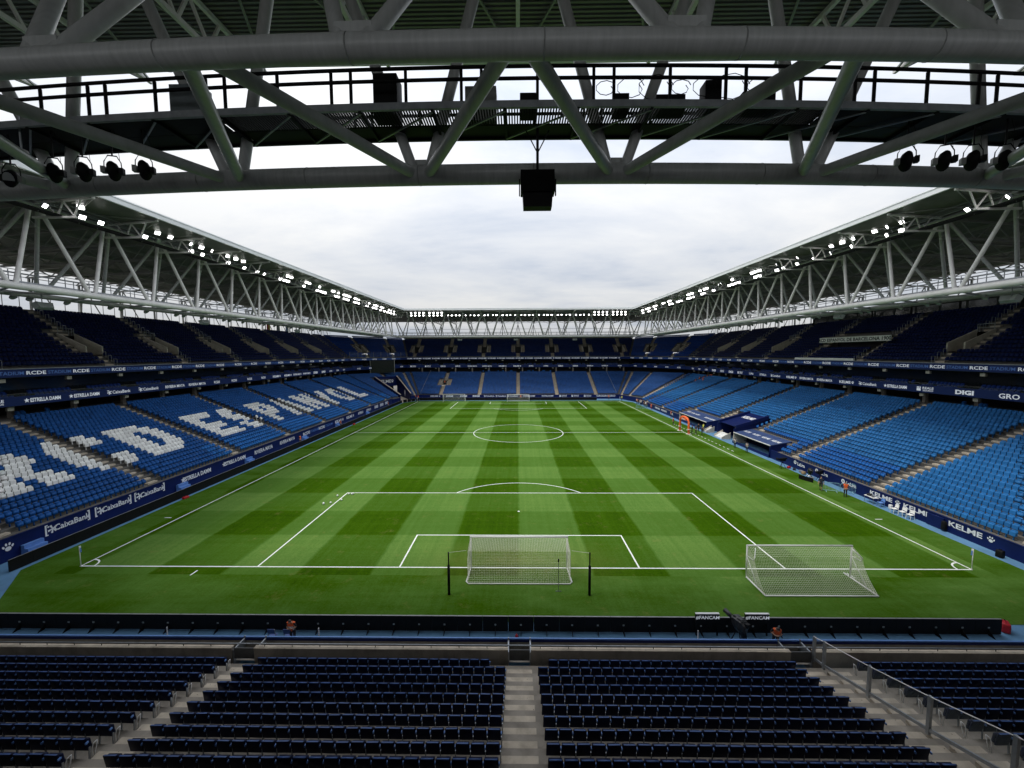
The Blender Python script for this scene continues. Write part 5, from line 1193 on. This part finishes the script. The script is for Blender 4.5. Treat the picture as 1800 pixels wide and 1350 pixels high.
person((36.9, 15.4, .02), PI * .85, 'steward in orange vest and black trousers in front of the blue barriers', 'hips', black_f, black_f, lower=black_f, vest=orange_m)
person((37.0, 38.9, .02), PI, 'photographer in pale bib holding a camera beside the dugout', 'hold', grey_f, black_f, lower=grey_f, vest=white_f)
person((37.2, 35.6, .02), PI * .9, 'person in pale grey bib standing at the stairs end of the dugout', 'hold', black_f, black_f, lower=skin_m, vest=pmat('pale_grey_fabric', (.5, .5, .5), .8, .1, 9))
for i, (x, y, ps, lb) in enumerate(((35.05, 51.3, 'stand', 'person in black standing right beside the orange arch'), (35.6, 50.8, 'hips', 'broad person in black second along from the orange arch'), (37.2, 53.3, 'stand', 'person in dark clothes half hidden behind the group in black'), (36.2, 49.5, 'hold', 'person in black farthest from the arch in the dark group'))): person((x, y, .02), PI / 2 + i, lb, ps, black_f, black_f, lower=black_f, vest=None)
person((38.1, 53.0, .02), PI * .6, 'person in yellow vest by the narrow white stairs', 'stand', black_f, black_f, lower=black_f, vest=yellow_m)
person((35.0, 61.0, .02), PI * .5, 'steward in orange vest on the touchline past the arch', 'stand', black_f, black_f, vest=orange_m, lower=black_f)
person((38.45, 71.5, .02), PI * .5, 'steward in orange vest by the wall past the far dugout', 'stand', black_f, black_f, vest=orange_m)
person((38.2, 85.9, .02), PI * .6, 'steward with orange and red clothing near the far pale barriers', 'stand', red_m, red_m, vest=orange_m)
person((37.9, 98.8, .02), PI * .7, 'steward in orange vest at the corner beyond the pale barriers', 'stand', black_f, black_f, vest=orange_m)
person((35.2, 107.3, .02), PI, 'steward in yellow vest behind the far corner flag', 'stand', black_f, black_f, vest=yellow_m)
for i in range(9):
    person((38.2 + random.uniform(-.4, .6), 90.5 + i * 1.05, .01), PI * random.uniform(.4, .8), 'photographer in black and white clothes waiting at the far corner', random.choice(['stand', 'hold', 'hips']), random.choice([black_f, white_f]), black_f, vest=random.choice([None, white_f]), group='photographers at the far corner')
for p in ((53.9, 92.8), (55.3, 93.6), (55.3, 91.6), (56.1, 92.4), (56.8, 92.1), (57.2, 91.8), (57.5, 90.8), (54.6, 89.5)):
    r = round((p[0] - 40.7) / .78 - .55); z = 1.95 + .32 * r; person((40.7 + .78 * (r + .62), p[1], z - .42), PI / 2, 'steward in orange vest sitting high in the dugout stand', 'sit', black_f, black_f, vest=orange_m, group='seated stewards')
for x, y, lb, vs in ((-36.4, 112.2, 'steward in orange vest at the foot of the corner stairs', orange_m), (-35.0, 110.6, 'steward in orange vest beside the tunnel corner flag', orange_m), (.9, 111, 'steward in orange vest behind the far goal net', orange_m), (31.6, 110.8, 'steward in orange vest at the end of the far black boards', orange_m)): person((x, y, .01), PI, lb, 'stand', black_f, black_f, vest=vs)
person((-27.8, 122.6, 4.4), PI, 'steward in orange vest standing in the passage of the far stand', 'stand', black_f, black_f, vest=orange_m)
for y, lb in ((41.8, 'steward in orange vest between sponsor wall and boards, nearest the lettered S'), (58.5, 'steward in orange vest by the sponsor wall below the lettered A'), (91.5, 'steward in orange vest by the sponsor wall close to the tunnel')): person((-39.5, y, .01), -PI / 2, lb, 'stand', black_f, black_f, vest=orange_m)

# ------------------------------------------------------------------ equipment round the pitch
def chair(label, loc, rz, mat, name='plastic_chair'):
    t = thing(name, label, 'chair', loc, None, False, rz)
    for sx in (-1, 1):
        MB().tube([(sx * .21, .22, 0), (sx * .20, .2, .44)], .025, 6).build('leg', mat, t); MB().tube([(sx * .22, -.26, 0), (sx * .20, -.2, .44), (sx * .2, -.27, .86)], .025, 6).build('leg', mat, t)
    MB().box(-.23, .23, -.22, .24, .43, .47).build('seat', mat, t); b = MB(); b.prism([(-.22, -.22, .55), (.22, -.22, .55), (.2, -.28, .86), (-.2, -.28, .86)], (0, -.03, 0)); b.build('backrest', mat, t); return t
chair('white plastic chair closest to the black speaker by the wall door', (38.3, 9.3, .004), R_(100), white_p); chair('middle one of the three white plastic chairs', (38.25, 10.05, .004), R_(95), white_p); chair('white plastic chair next to the small white cylinder', (38.2, 10.85, .004), R_(85), white_p)
fold_b = pmat('blue_folding_chair', (.02, .06, .22), .4, .1, 4)
for x, lb in ((-13.95, 'upright blue folding chair behind the boards left of the steward'), (-13.05, 'blue folding chair right at the bending steward')):
    t = thing('folding_chair', lb, 'chair', (x, -8.2, .004), None, False, PI); 
    for sx in (-1, 1): MB().tube([(sx * .2, -.2, 0), (sx * .2, .05, .5), (sx * .2, .12, .95)], .02, 6).build('leg', galv, t)
    for sx in (-1, 1): MB().tube([(sx * .18, .22, 0), (sx * .18, -.15, .5)], .02, 6).build('leg', galv, t)
    MB().box(-.2, .2, -.2, .18, .47, .50).build('seat', fold_b, t); b = MB(); b.prism([(-.2, .08, .68), (.2, .08, .68), (.2, .13, .98), (-.2, .13, .98)], (0, .03, 0)); b.build('backrest', fold_b, t)
def barrier(label, p0, p1, grp=None):
    p0 = Vector(p0); p1 = Vector(p1); d = p1 - p0; L_ = d.length; t = thing('crowd_barrier', label, 'barrier', (p0 + p1) / 2, grp, False, math.atan2(d.y, d.x))
    MB().tube([(-L_ / 2, 0, .18), (-L_ / 2, 0, 1.0), (-L_ / 2 + .12, 0, 1.1), (L_ / 2 - .12, 0, 1.1), (L_ / 2, 0, 1.0), (L_ / 2, 0, .18), (-L_ / 2, 0, .18)], .028, 6).build('frame', cyan_b, t)
    n = int(L_ / .13)
    for i in range(1, n): MB().tube([(-L_ / 2 + L_ * i / n, 0, .18), (-L_ / 2 + L_ * i / n, 0, 1.1)], .012, 4).build('bar', cyan_b, t)
    for x in (-L_ / 2 + .3, L_ / 2 - .3): MB().tube([(x, -.3, .03), (x, 0, .18), (x, .3, .03)], .03, 5).build('foot', cyan_b, t)
barrier('pale blue crowd barrier beside the person in shorts', (35.8, 17.3, .02), (37.3, 16.7, .02)); barrier('pale blue crowd barrier behind the steward against the wall', (37.35, 16.7, .02), (38.85, 16.4, .02))
for i in range(2): barrier('pale blue crowd barrier standing near the far corner flag' if i else 'pale blue crowd barrier nearest the far touchline', (34.5 + i * 1.55, 88.2 - i * .6, .02), (35.95 + i * 1.55, 87.7 - i * .6, .02))
def tv_camera(label, loc, rz, covered=True, h=1.45, sc=1.0):
    t = thing('television_camera', label, 'camera', loc, None, False, rz); t.scale = (sc,) * 3
    for a in (0, 2.1, 4.2): MB().tube([(0, 0, h - .35), (.45 * math.cos(a), .45 * math.sin(a), .0)], .03, 6).build('tripod_leg', black_m, t)
    b = MB(); b.prism([(-.16, -.4, h - .3), (-.16, .35, h - .25), (-.13, .30, h + .12), (-.15, -.35, h + .18)], (.31, 0, 0)); b.build('body', rub_m if covered else black_m, t)
    MB().tube([(0, .3, h - .05), (0, .6, h + .02), (0, .95, h + .12)], [.12, .13, .15], 10).build('lens', rub_m if covered else black_m, t, True)
    MB().box(-.12, .12, -.62, -.42, h - .05, h + .15).build('viewfinder', black_m, t)
    if covered:
        bm = bmesh.new(); bmesh.ops.create_icosphere(bm, subdivisions=3, radius=1.0)
        for v in bm.verts:
            n_ = math.sin(v.co.x * 9 + v.co.z * 5) * .07 + math.sin(v.co.y * 11 - v.co.z * 8) * .06
            v.co = v.co * (1 + n_); v.co = Vector((v.co.x * .30, v.co.y * .50 - .05, h - .05 + v.co.z * .34 - (.25 * max(0, -v.co.z)) + v.co.y * .06))
        me = bpy.data.meshes.new('rain_cover'); bm.to_mesh(me); bm.free(); me.materials.append(rub_m); link('rain_cover', me, t)
        b = MB()
        for a in range(7): b.prism([(-.2 + a * .06, -.35, h - .2), (-.16 + a * .06, -.33, h - .2), (-.17 + a * .06, -.4 - .05 * (a % 3), .25 + .15 * (a % 2))], (.02, .1, 0))
        o = b.build('cover_folds', rub_m, t); o['kind'] = 'stuff'
    return t
tv_camera('large camera under a crumpled black rain cover behind the boards', (12.25, -8.05, .004), R_(25), True, 1.5, .95)
tv_camera('small tripod camera with cable beside the far end of the dugout wall', (37.1, 26.6, .02), R_(100), False, 1.35)
tv_camera('black broadcast camera lying behind the low black screen', (37.9, 22.3, .004), R_(150), True, 1.05); tv_camera('second black broadcast camera close to the sponsor ring logo', (38.2, 21.0, .004), R_(120), False, 1.2)
for x, lb in ((10.87, 'black hashtag board left of the covered camera'), (13.72, 'black hashtag board right of the covered camera')):
    t = thing('hashtag_board', lb, 'sign', (x, -7.25, .004), None, False, 0); MB().box(-.68, .68, -.06, .06, .75, 1.30).build('panel', black_m, t); MB().box(-.68, .68, -.065, .065, 1.302, 1.34).build('top_strip', white_p, t); text(t, '#FANCAM', (0, -.068, 1.12), XV, .20, ledtxt, 1.05, .02)
    for sx in (-.6, .6): MB().box(sx - .03, sx + .03, -.04, .04, 0, .75).build('leg', black_m, t)
t = thing('low_screen', 'long low curved black screen on the touchline grass', 'screen', (36.6, 21.2, .02), None, False, math.atan2(-1.63, .54))
for i in range(5): x0 = -.9 + .36 * i; y0 = -.12 * math.cos((i - 2) * .5); y1 = -.12 * math.cos((i - 1) * .5); MB().prism([(x0, y0, 0), (x0 + .355, y1, 0), (x0 + .355, y1, .55), (x0, y0, .55)], (0, .05, 0)).build('panel', black_m, t)
def bag(label, loc, m, s=(.5, .35, .3), rz=0, cat='bag', name='kit_bag'):
    me = bevbox(-s[0] / 2, s[0] / 2, -s[1] / 2, s[1] / 2, 0, s[2], min(s) * .25, name, m, .15); t = thing(name, label, cat, loc, None, False, rz); link('body', me, t); MB().tube([(-s[0] * .25, 0, s[2]), (-s[0] * .2, 0, s[2] + .08), (s[0] * .2, 0, s[2] + .08), (s[0] * .25, 0, s[2])], .015, 5).build('handle', black_m, t); return t
bag('red and black kit bag beside the small tripod camera', (38.15, 26.8, .004), red_m, rz=.4); bag('black kit bag beneath the first ring logo', (38.3, 25.9, .004), black_f, rz=1.0); bag('grey equipment case by the second ring logo', (38.4, 24.6, .004), grey_f, (.8, .4, .35), 1.4); bag('brown equipment case between bags and cameras', (38.2, 23.9, .004), pmat('tan', (.3, .2, .1), .6, .1, 5), (.5, .4, .4), .3)
bag('white flat case lying before the second ring logo', (38.3, 22.8, .004), white_p, (1.3, .3, .12), 1.45); bag('black floor speaker on the blue track near the corner flag', (38.3, 1.9, .004), black_m, (.4, .45, .6), .2, 'speaker', 'floor_speaker')
bag('black box hanging on the navy wall between the white chairs and corner', (38.75, 6.6, .15), black_m, (.3, .35, .8), 0, 'speaker', 'wall_speaker'); bag('small white cylinder container next to the white chairs', (38.7, 11.8, .004), white_f, (.3, .3, .5), 0, 'container', 'bin')
bag('red padded board cover at the end of the near black boards', (28.5, -6.7, .004), red_m, (.75, .4, .55), .9, 'cover', 'red_cover'); bag('red bag lying beside the boards of the lettered stand', (-37.9, 14.6, .004), red_m, (.7, .35, .25), 1.5, 'bag', 'red_bag'); bag('red bag by the boards below the lettered Y', (-37.9, 62.0, .004), red_m, (.8, .35, .3), 1.5, 'bag', 'red_bag')
bag('red padded cover on the blue track by the near corner', (-36.9, -3.7, .004), red_m, (.5, 1.0, .45), .2, 'cover', 'red_cover')
t = thing('gear_table', 'small table of camera gear under the sponsor wall by a blue chair', 'table', (38.25, 13.6, .004))
MB().box(-.3, .3, -.6, .6, .68, .72).build('table_top', white_p, t)
for sx in (-.26, .26):
    for sy in (-.55, .55): MB().tube([(sx, sy, 0), (sx, sy, .68)], .02, 5).build('leg', galv, t)
bag('black camera case on the small gear table', (38.25, 13.85, .726), black_f, (.35, .4, .22), .3); bag('grey lens pouch on the small gear table', (38.2, 13.35, .726), grey_f, (.2, .25, .18), 1.1)
chair('blue plastic chair beside the gear table', (38.3, 12.5, .004), R_(90), near_arm)
t = thing('fire_extinguisher', 'red fire extinguisher behind the boards near the central gate', 'extinguisher', (-.15, -8.1, .004)); MB().tube([(0, 0, 0), (0, 0, .5), (0, 0, .58), (0, 0, .62)], [.09, .09, .05, .03], 10).build('cylinder', red_m, t, True); MB().tube([(0, 0, .6), (.1, 0, .66), (.12, 0, .3)], .015, 5).build('hose', black_m, t)
for x, lb in ((-11.1, 'white lattice pole behind the boards near the steward'), (9.75, 'white lattice pole left of the covered camera'), (-19.6, 'white lattice pole far along the near boards')):
    t = thing('marker_pole', lb, 'pole', (x, -8.6, .004)); MB().tube([(0, 0, 0), (0, 0, 1.25)], .03, 6).build('pole', white_f, t); MB().tube([(0, 0, .02), (0, 0, .1)], .1, 8).build('base', black_m, t)
for y in (2.2, 17.2, 29.2, 45, 59, 77): t = thing('wall_steps', 'blue steps against the sponsor wall of the lettered stand', 'steps', (-40.1, y, .004), 'blue steps on the sponsor wall'); [MB().box(-.48 , -.48 + .3 * (3 - i), -.7, .7, .002 + .3 * i, .3 * (i + 1)).build('step', near_arm, t) for i in range(3)]
# ------------------------------------------------------------------ hung lamps, loudspeakers, screen
def hung_lamp(label, loc, yaw, grp):
    t = thing('hanging_spotlight', label, 'spotlight', loc, grp, False, yaw); t.scale = (.66, .66, 1)
    MB().tube([(0, 0, .62), (0, 0, 1.55)], .035, 6).build('hanger', black_m, t)
    MB().tube([(-.36, 0, .15), (-.34, 0, .42), (-.18, 0, .62), (.18, 0, .62), (.34, 0, .42), (.36, 0, .15)], .022, 6).build('yoke', black_m, t)
    MB().tube([(0, -.22, .26), (0, -.05, .2), (0, .18, .08), (0, .20, .075)], [.17, .25, .27, .25], 14).build('drum', black_m, t, True)
    MB().tube([(0, .20, .075), (0, .205, .073)], .23, 14).build('lens', lens_off, t)
    for sx in (-1, 1): MB().box(sx * .36 - .09, sx * .36 + .09, -.14, .1, .04, .24).build('ballast_box', black_m if sx > 0 else rafter_m, t)
    MB().tube([(.1, 0, 1.5), (.3, .05, 1.0), (.25, .05, .75), (.3, 0, .45)], .01, 4).build('cable', black_m, t); return t
for x, z in ((-15.45, 22.28), (-14.45, 22.3), (-13.45, 22.32), (-12.4, 22.34)): hung_lamp('black spotlight hanging from the catwalk beside the dome camera', (x, -15.95, z), R_(20), 'spotlights beside the dome camera')
for x in (12.5, 13.7, 14.6, 15.6): hung_lamp('black spotlight hanging from the catwalk away from the dome camera', (x, -15.95, 22.36), R_(-25), 'spotlights away from the dome camera')
hung_lamp('round spotlight hanging alone at the end of the catwalk', (-16.9, -15.95, 22.1), R_(200), None)
t = thing('dome_camera', 'white dome camera on a drop pole under the catwalk', 'camera', (-16.3, -16.1, 23.0)); MB().tube([(0, 0, .1), (0, 0, 1.6)], .03, 6).build('pole', galv, t); MB().tube([(0, 0, .12), (0, 0, .08), (0, 0, -.05)], [.06, .16, .18], 12).build('housing', steel_w, t, True); MB().tube([(0, 0, -.05), (0, 0, -.13), (0, 0, -.17)], [.14, .10, .03], 10).build('dome', dglass, t, True)
t = thing('centre_loudspeaker', 'black loudspeaker pair hanging below the catwalk in front of the sky', 'loudspeaker', (.63, -16.0, 21.18)); t.scale = (.9, .9, .95)
MB().prism([(-.62, -.1, .48), (.62, -.1, .48), (.62, .1, 1.27), (-.62, .1, 1.27)], (0, .6, 0)).build('upper_cabinet', black_m, t); MB().prism([(-.52, .02, 0), (.52, .02, 0), (.55, .0, .46), (-.55, .0, .46)], (0, .5, 0)).build('lower_cabinet', black_m, t)
for sx in (-1, 1): MB().box(sx * .66 - .02, sx * .66 + .02, .1, .2, .4, .95).build('side_plate', black_m, t)
MB().tube([(0, .2, 1.25), (0, .2, 2.7)], .05, 8).build('drop_pole', black_m, t)
for sx in (-1, 1): MB().tube([(sx * .42, .2, 2.6), (0, .2, 1.85)], .022, 5).build('stay', black_m, t)
def cabinet(label, x, y, z0, w_, d_, h_, m, name='control_cabinet', cat='cabinet'):
    t = thing(name, label, cat, (x, y, z0)); me = bevbox(-w_ / 2, w_ / 2, -d_ / 2, d_ / 2, 0, h_, .02, 'case', m); link('case', me, t); MB().box(-w_ * .4, w_ * .4, -d_ / 2 - .012, -d_ / 2 - .002, h_ * .15, h_ * .85).build('door', m, t)
cabinet('tall black amplifier rack standing on the grated catwalk', -4.15, -16.2, 23.81, .75, .6, 1.25, black_m); cabinet('pale grey wide cabinet on the catwalk over the goal', -1.2, -15.9, 23.81, 1.0, .5, 1.05, pmat('grey_sheet', (.28, .29, .28), .5, .1, 3)); cabinet('grey cabinet on the plated part of the catwalk', -10.8, -15.8, 23.81, 1.05, .5, 1.3, pmat('blue_grey_sheet', (.16, .19, .2), .5, .1, 3))
for x, w_, h_, lb in ((.3, .5, .6, 'small dark junction box next to the wide pale cabinet'), (3.2, .45, .55, 'small black control box nearest the loudspeaker pole'), (4.7, .9, .5, 'low black projector on the catwalk'), (6.0, .5, .9, 'upright black dimmer box on the catwalk'), (7.4, 1.0, .55, 'wide black dimmer box at the end of the cables')): cabinet(lb, x, -16.3, 23.81, w_, .45, h_, black_m, 'equipment_box', 'box')
for i in range(7):
    x = 2.6 + i * .75; t = thing('cable_loop', 'loose black cable loops draped on the catwalk rail', 'cable', (x, -16.95, 24.5), 'cable loops on the catwalk'); r0 = .18 + .08 * (i % 3); MB().tube([(r0 * 1.5 * math.cos(a * .7) , .02 * a, -.2 + r0 * math.sin(a * .7)) for a in range(11)], .013, 4).build('cable', black_m, t)
def speakers(label, p, yaw):
    t = thing('loudspeaker_cluster', label, 'loudspeaker', p, None, False, yaw)
    for a in (-.5, .5): M = Matrix.Translation((a * .75, 0, 0)) @ Matrix.Rotation(a * -.9, 4, 'Z') @ Matrix.Rotation(-.45, 4, 'X'); MB().box(-.42, .42, -.25, .25, -.28, .28, M).build('cabinet', pmat('grey_cabinet', (.42, .44, .44), .5, .1, 3), t)
    MB().tube([(0, 0, .2), (0, 0, 1.2)], .04, 6).build('hanger', galv, t); MB().tube([(-.5, 0, .28), (.5, 0, .28)], .03, 6).build('cross_bar', galv, t)
for p, yaw, lb in (((-47, 10, 21.2), R_(90), 'grey loudspeaker cluster under the truss above the lettered C'), ((-47, 30.5, 21.15), R_(90), 'grey loudspeaker cluster under the truss above the lettered E'), ((-47, 56, 21.2), R_(90), 'grey loudspeaker cluster under the truss above the lettered A'), ((47, 10, 21.35), R_(-90), 'grey loudspeaker cluster under the truss above the white chairs'), ((47, 30.6, 21.5), R_(-90), 'grey loudspeaker cluster under the truss above the dugout end'), ((-.75, 122, 21.35), 0, 'grey loudspeaker cluster over the middle of the far stand'), ((-21.8, 122, 21.35), 0, 'grey loudspeaker cluster over the far stand on the tunnel side'), ((21.2, 122, 21.3), 0, 'grey loudspeaker cluster over the far stand on the barrier side')): speakers(lb, p, yaw)
# small round lamps along the rear chords of the side trusses
lp = thing('canopy_lamp', '', 'lamp', (0, 0, -80)); MB().tube([(0, 0, .3), (0, 0, .05)], .03, 5).build('stem', galv, lp); MB().tube([(0, 0, .1), (.08, 0, .0), (.14, 0, -.12)], [.12, .26, .30], 12).build('reflector', rafter_m, lp, True); MB().tube([(.14, 0, -.12), (.145, 0, -.125)], .27, 12).build('lens', lens_off, lp)
fst = True
for sx, lab in ((-1, 'the lettered stand'), (1, 'the dugout stand')):
    for i in range(15):
        for dy in (0, 1.3) if i % 2 else (0,):
            o = lp if fst else copy_tree(lp); fst = False; o.location = (sx * 48.2, 4 + i * 4.6 + dy, 21.95); o.rotation_euler = (0, 0, 0 if sx < 0 else PI); tag(o, 'small round lamp hanging inside the truss over ' + lab, 'lamp', 'round lamps over ' + lab)
            if o is lp: continue
# pale lamps under the ribbon boards
b_ = thing('board_lamp', '', 'lamp', (0, 0, -90)); MB().box(-.28, .28, -.15, .15, -.5, -.12).build('case', beige_m, b_); MB().tube([(0, 0, -.12), (0, 0, .02)], .04, 6).build('bracket', galv, b_); fst = True
for ring, z, dx, key in (('upper', 13.75, 57.0, us), ('middle', 10.6, 56.3, ms_)):
    for k in ('left', 'right', 'far'):
        lo, hi = key[k].lim(0); c = lo + 5
        while c < hi:
            p = key[k].P(.5, c, z); o = b_ if fst else copy_tree(b_); fst = False; o.location = p; o.rotation_euler = (0, 0, key[k].face(0, c)); tag(o, 'pale box lamp under the %s ribbon display of %s' % (ring, RL[k]), 'lamp', 'box lamps under the %s display of %s' % (ring, RL[k])); c += 6.75
t = thing('video_screen', 'black video screen hanging in the corner above the tunnel', 'screen', (-49.5, 117, 9.3), None, False, R_(28)); MB().box(-4.2, 4.2, -.2, .2, 0, 4.6).build('panel', screen_m, t); MB().box(-4.35, -4.2, -.25, .25, -.1, 4.7).build('frame', rafter_m, t); MB().box(4.2, 4.35, -.25, .25, -.1, 4.7).build('frame', rafter_m, t)
# right upper tier: sign over the passage, ledge, press box
t = thing('club_sign', 'white sign with the club name above a dark passage', 'sign', (59.9, 44.7, 18.2), None, True); MB().box(60.3, 60.5, 37.0, 52.4, 18.15, 19.05).build('panel', white_p, t); text(t, 'RCD ESPANYOL DE BARCELONA 1900', (60.29, 44.7, 18.6), -YV, .58, black_f, 1.15, .03)
t = thing('director_box', 'dark director box recess under the club name sign', 'box', (62, 46, 17), None, True); MB().box(63.5, 63.6, 40.2, 51.8, 17.0, 19.3).build('back_wall', dark_wall, t); MB().poly([(60.5, 40.2, 16.95), (63.6, 40.2, 16.95), (63.6, 51.8, 16.95), (60.5, 51.8, 16.95)]).build('floor', terr_c, t); MB().box(60.5, 63.7, 40.0, 52.0, 19.06, 19.2).build('roof', concrete, t)
t = thing('white_ledge', 'long white ledge on the rim of the dugout upper tier', 'ledge', (57.2, 47.3, 14.8), None, True); MB().box(57.05, 57.3, 40.0, 54.6, 14.84, 15.22).build('panel', white_p, t)
t = thing('press_box', 'long dark glazed press box at the back of the dugout upper tier', 'building', (69.3, 40, 22.5), None, True); MB().box(68.7, 71.5, -12, 66, 22.3, 24.5).build('wall', dark_wall, t); MB().box(68.5, 68.68, -12, 66, 24.2, 24.7).build('fascia', rafter_m, t)
for i in range(19): y = -10 + i * 4; MB().box(68.68, 68.72, y, y + 3.6, 22.9, 24.0).build('window', dglass, t)
for i in range(11): MB().box(68.62, 68.9, -12 + i * 7.8 - .15, -12 + i * 7.8 + .15, 22.3, 24.6).build('pillar', black_m, t)
# banners hung on the parapet of the lettered stand
for y, m1, m2, lb in ((81.8, red_m, yel_flag, 'red and yellow flag hung on the upper railing'), (91.0, near_arm, white_f, 'blue and white flag hung on the upper railing'), (86.5, grey_f, white_f, 'grey banner hung on the upper railing')):
    t = thing('hanging_flag', lb, 'flag', (-69.0, y, 22.7), None, True)
    for i, mm in enumerate((m1, m2)): MB().box(-69.05, -69.0, y - .7 + .7 * i, y - .01 + .7 * i, 22.7, 24.6).build('cloth', mm, t)
# glass balustrade with posts in front of the tunnel-side upper corner block
t = thing('corner_balustrade', 'glass balustrade with slim posts before the upper corner block', 'balustrade', (-51, 119, 14.8), None, True); p0 = Vector((-57.0, 106.5, 14.85)); p1 = Vector((-44.8, 132.9, 14.85))
for i in range(9): q = p0.lerp(p1, i / 8); beamobj('post', q, q + Vector((0, 0, 2.0)), .12, .12, galv, t)
for i in range(8): q0 = p0.lerp(p1, (i + .03) / 8); q1 = p0.lerp(p1, (i + .97) / 8); MB().prism([q0, q1, q1 + Vector((0, 0, 1.9)), q0 + Vector((0, 0, 1.9))], (.02, -.02, 0)).build('glass_pane', glass_m, t)
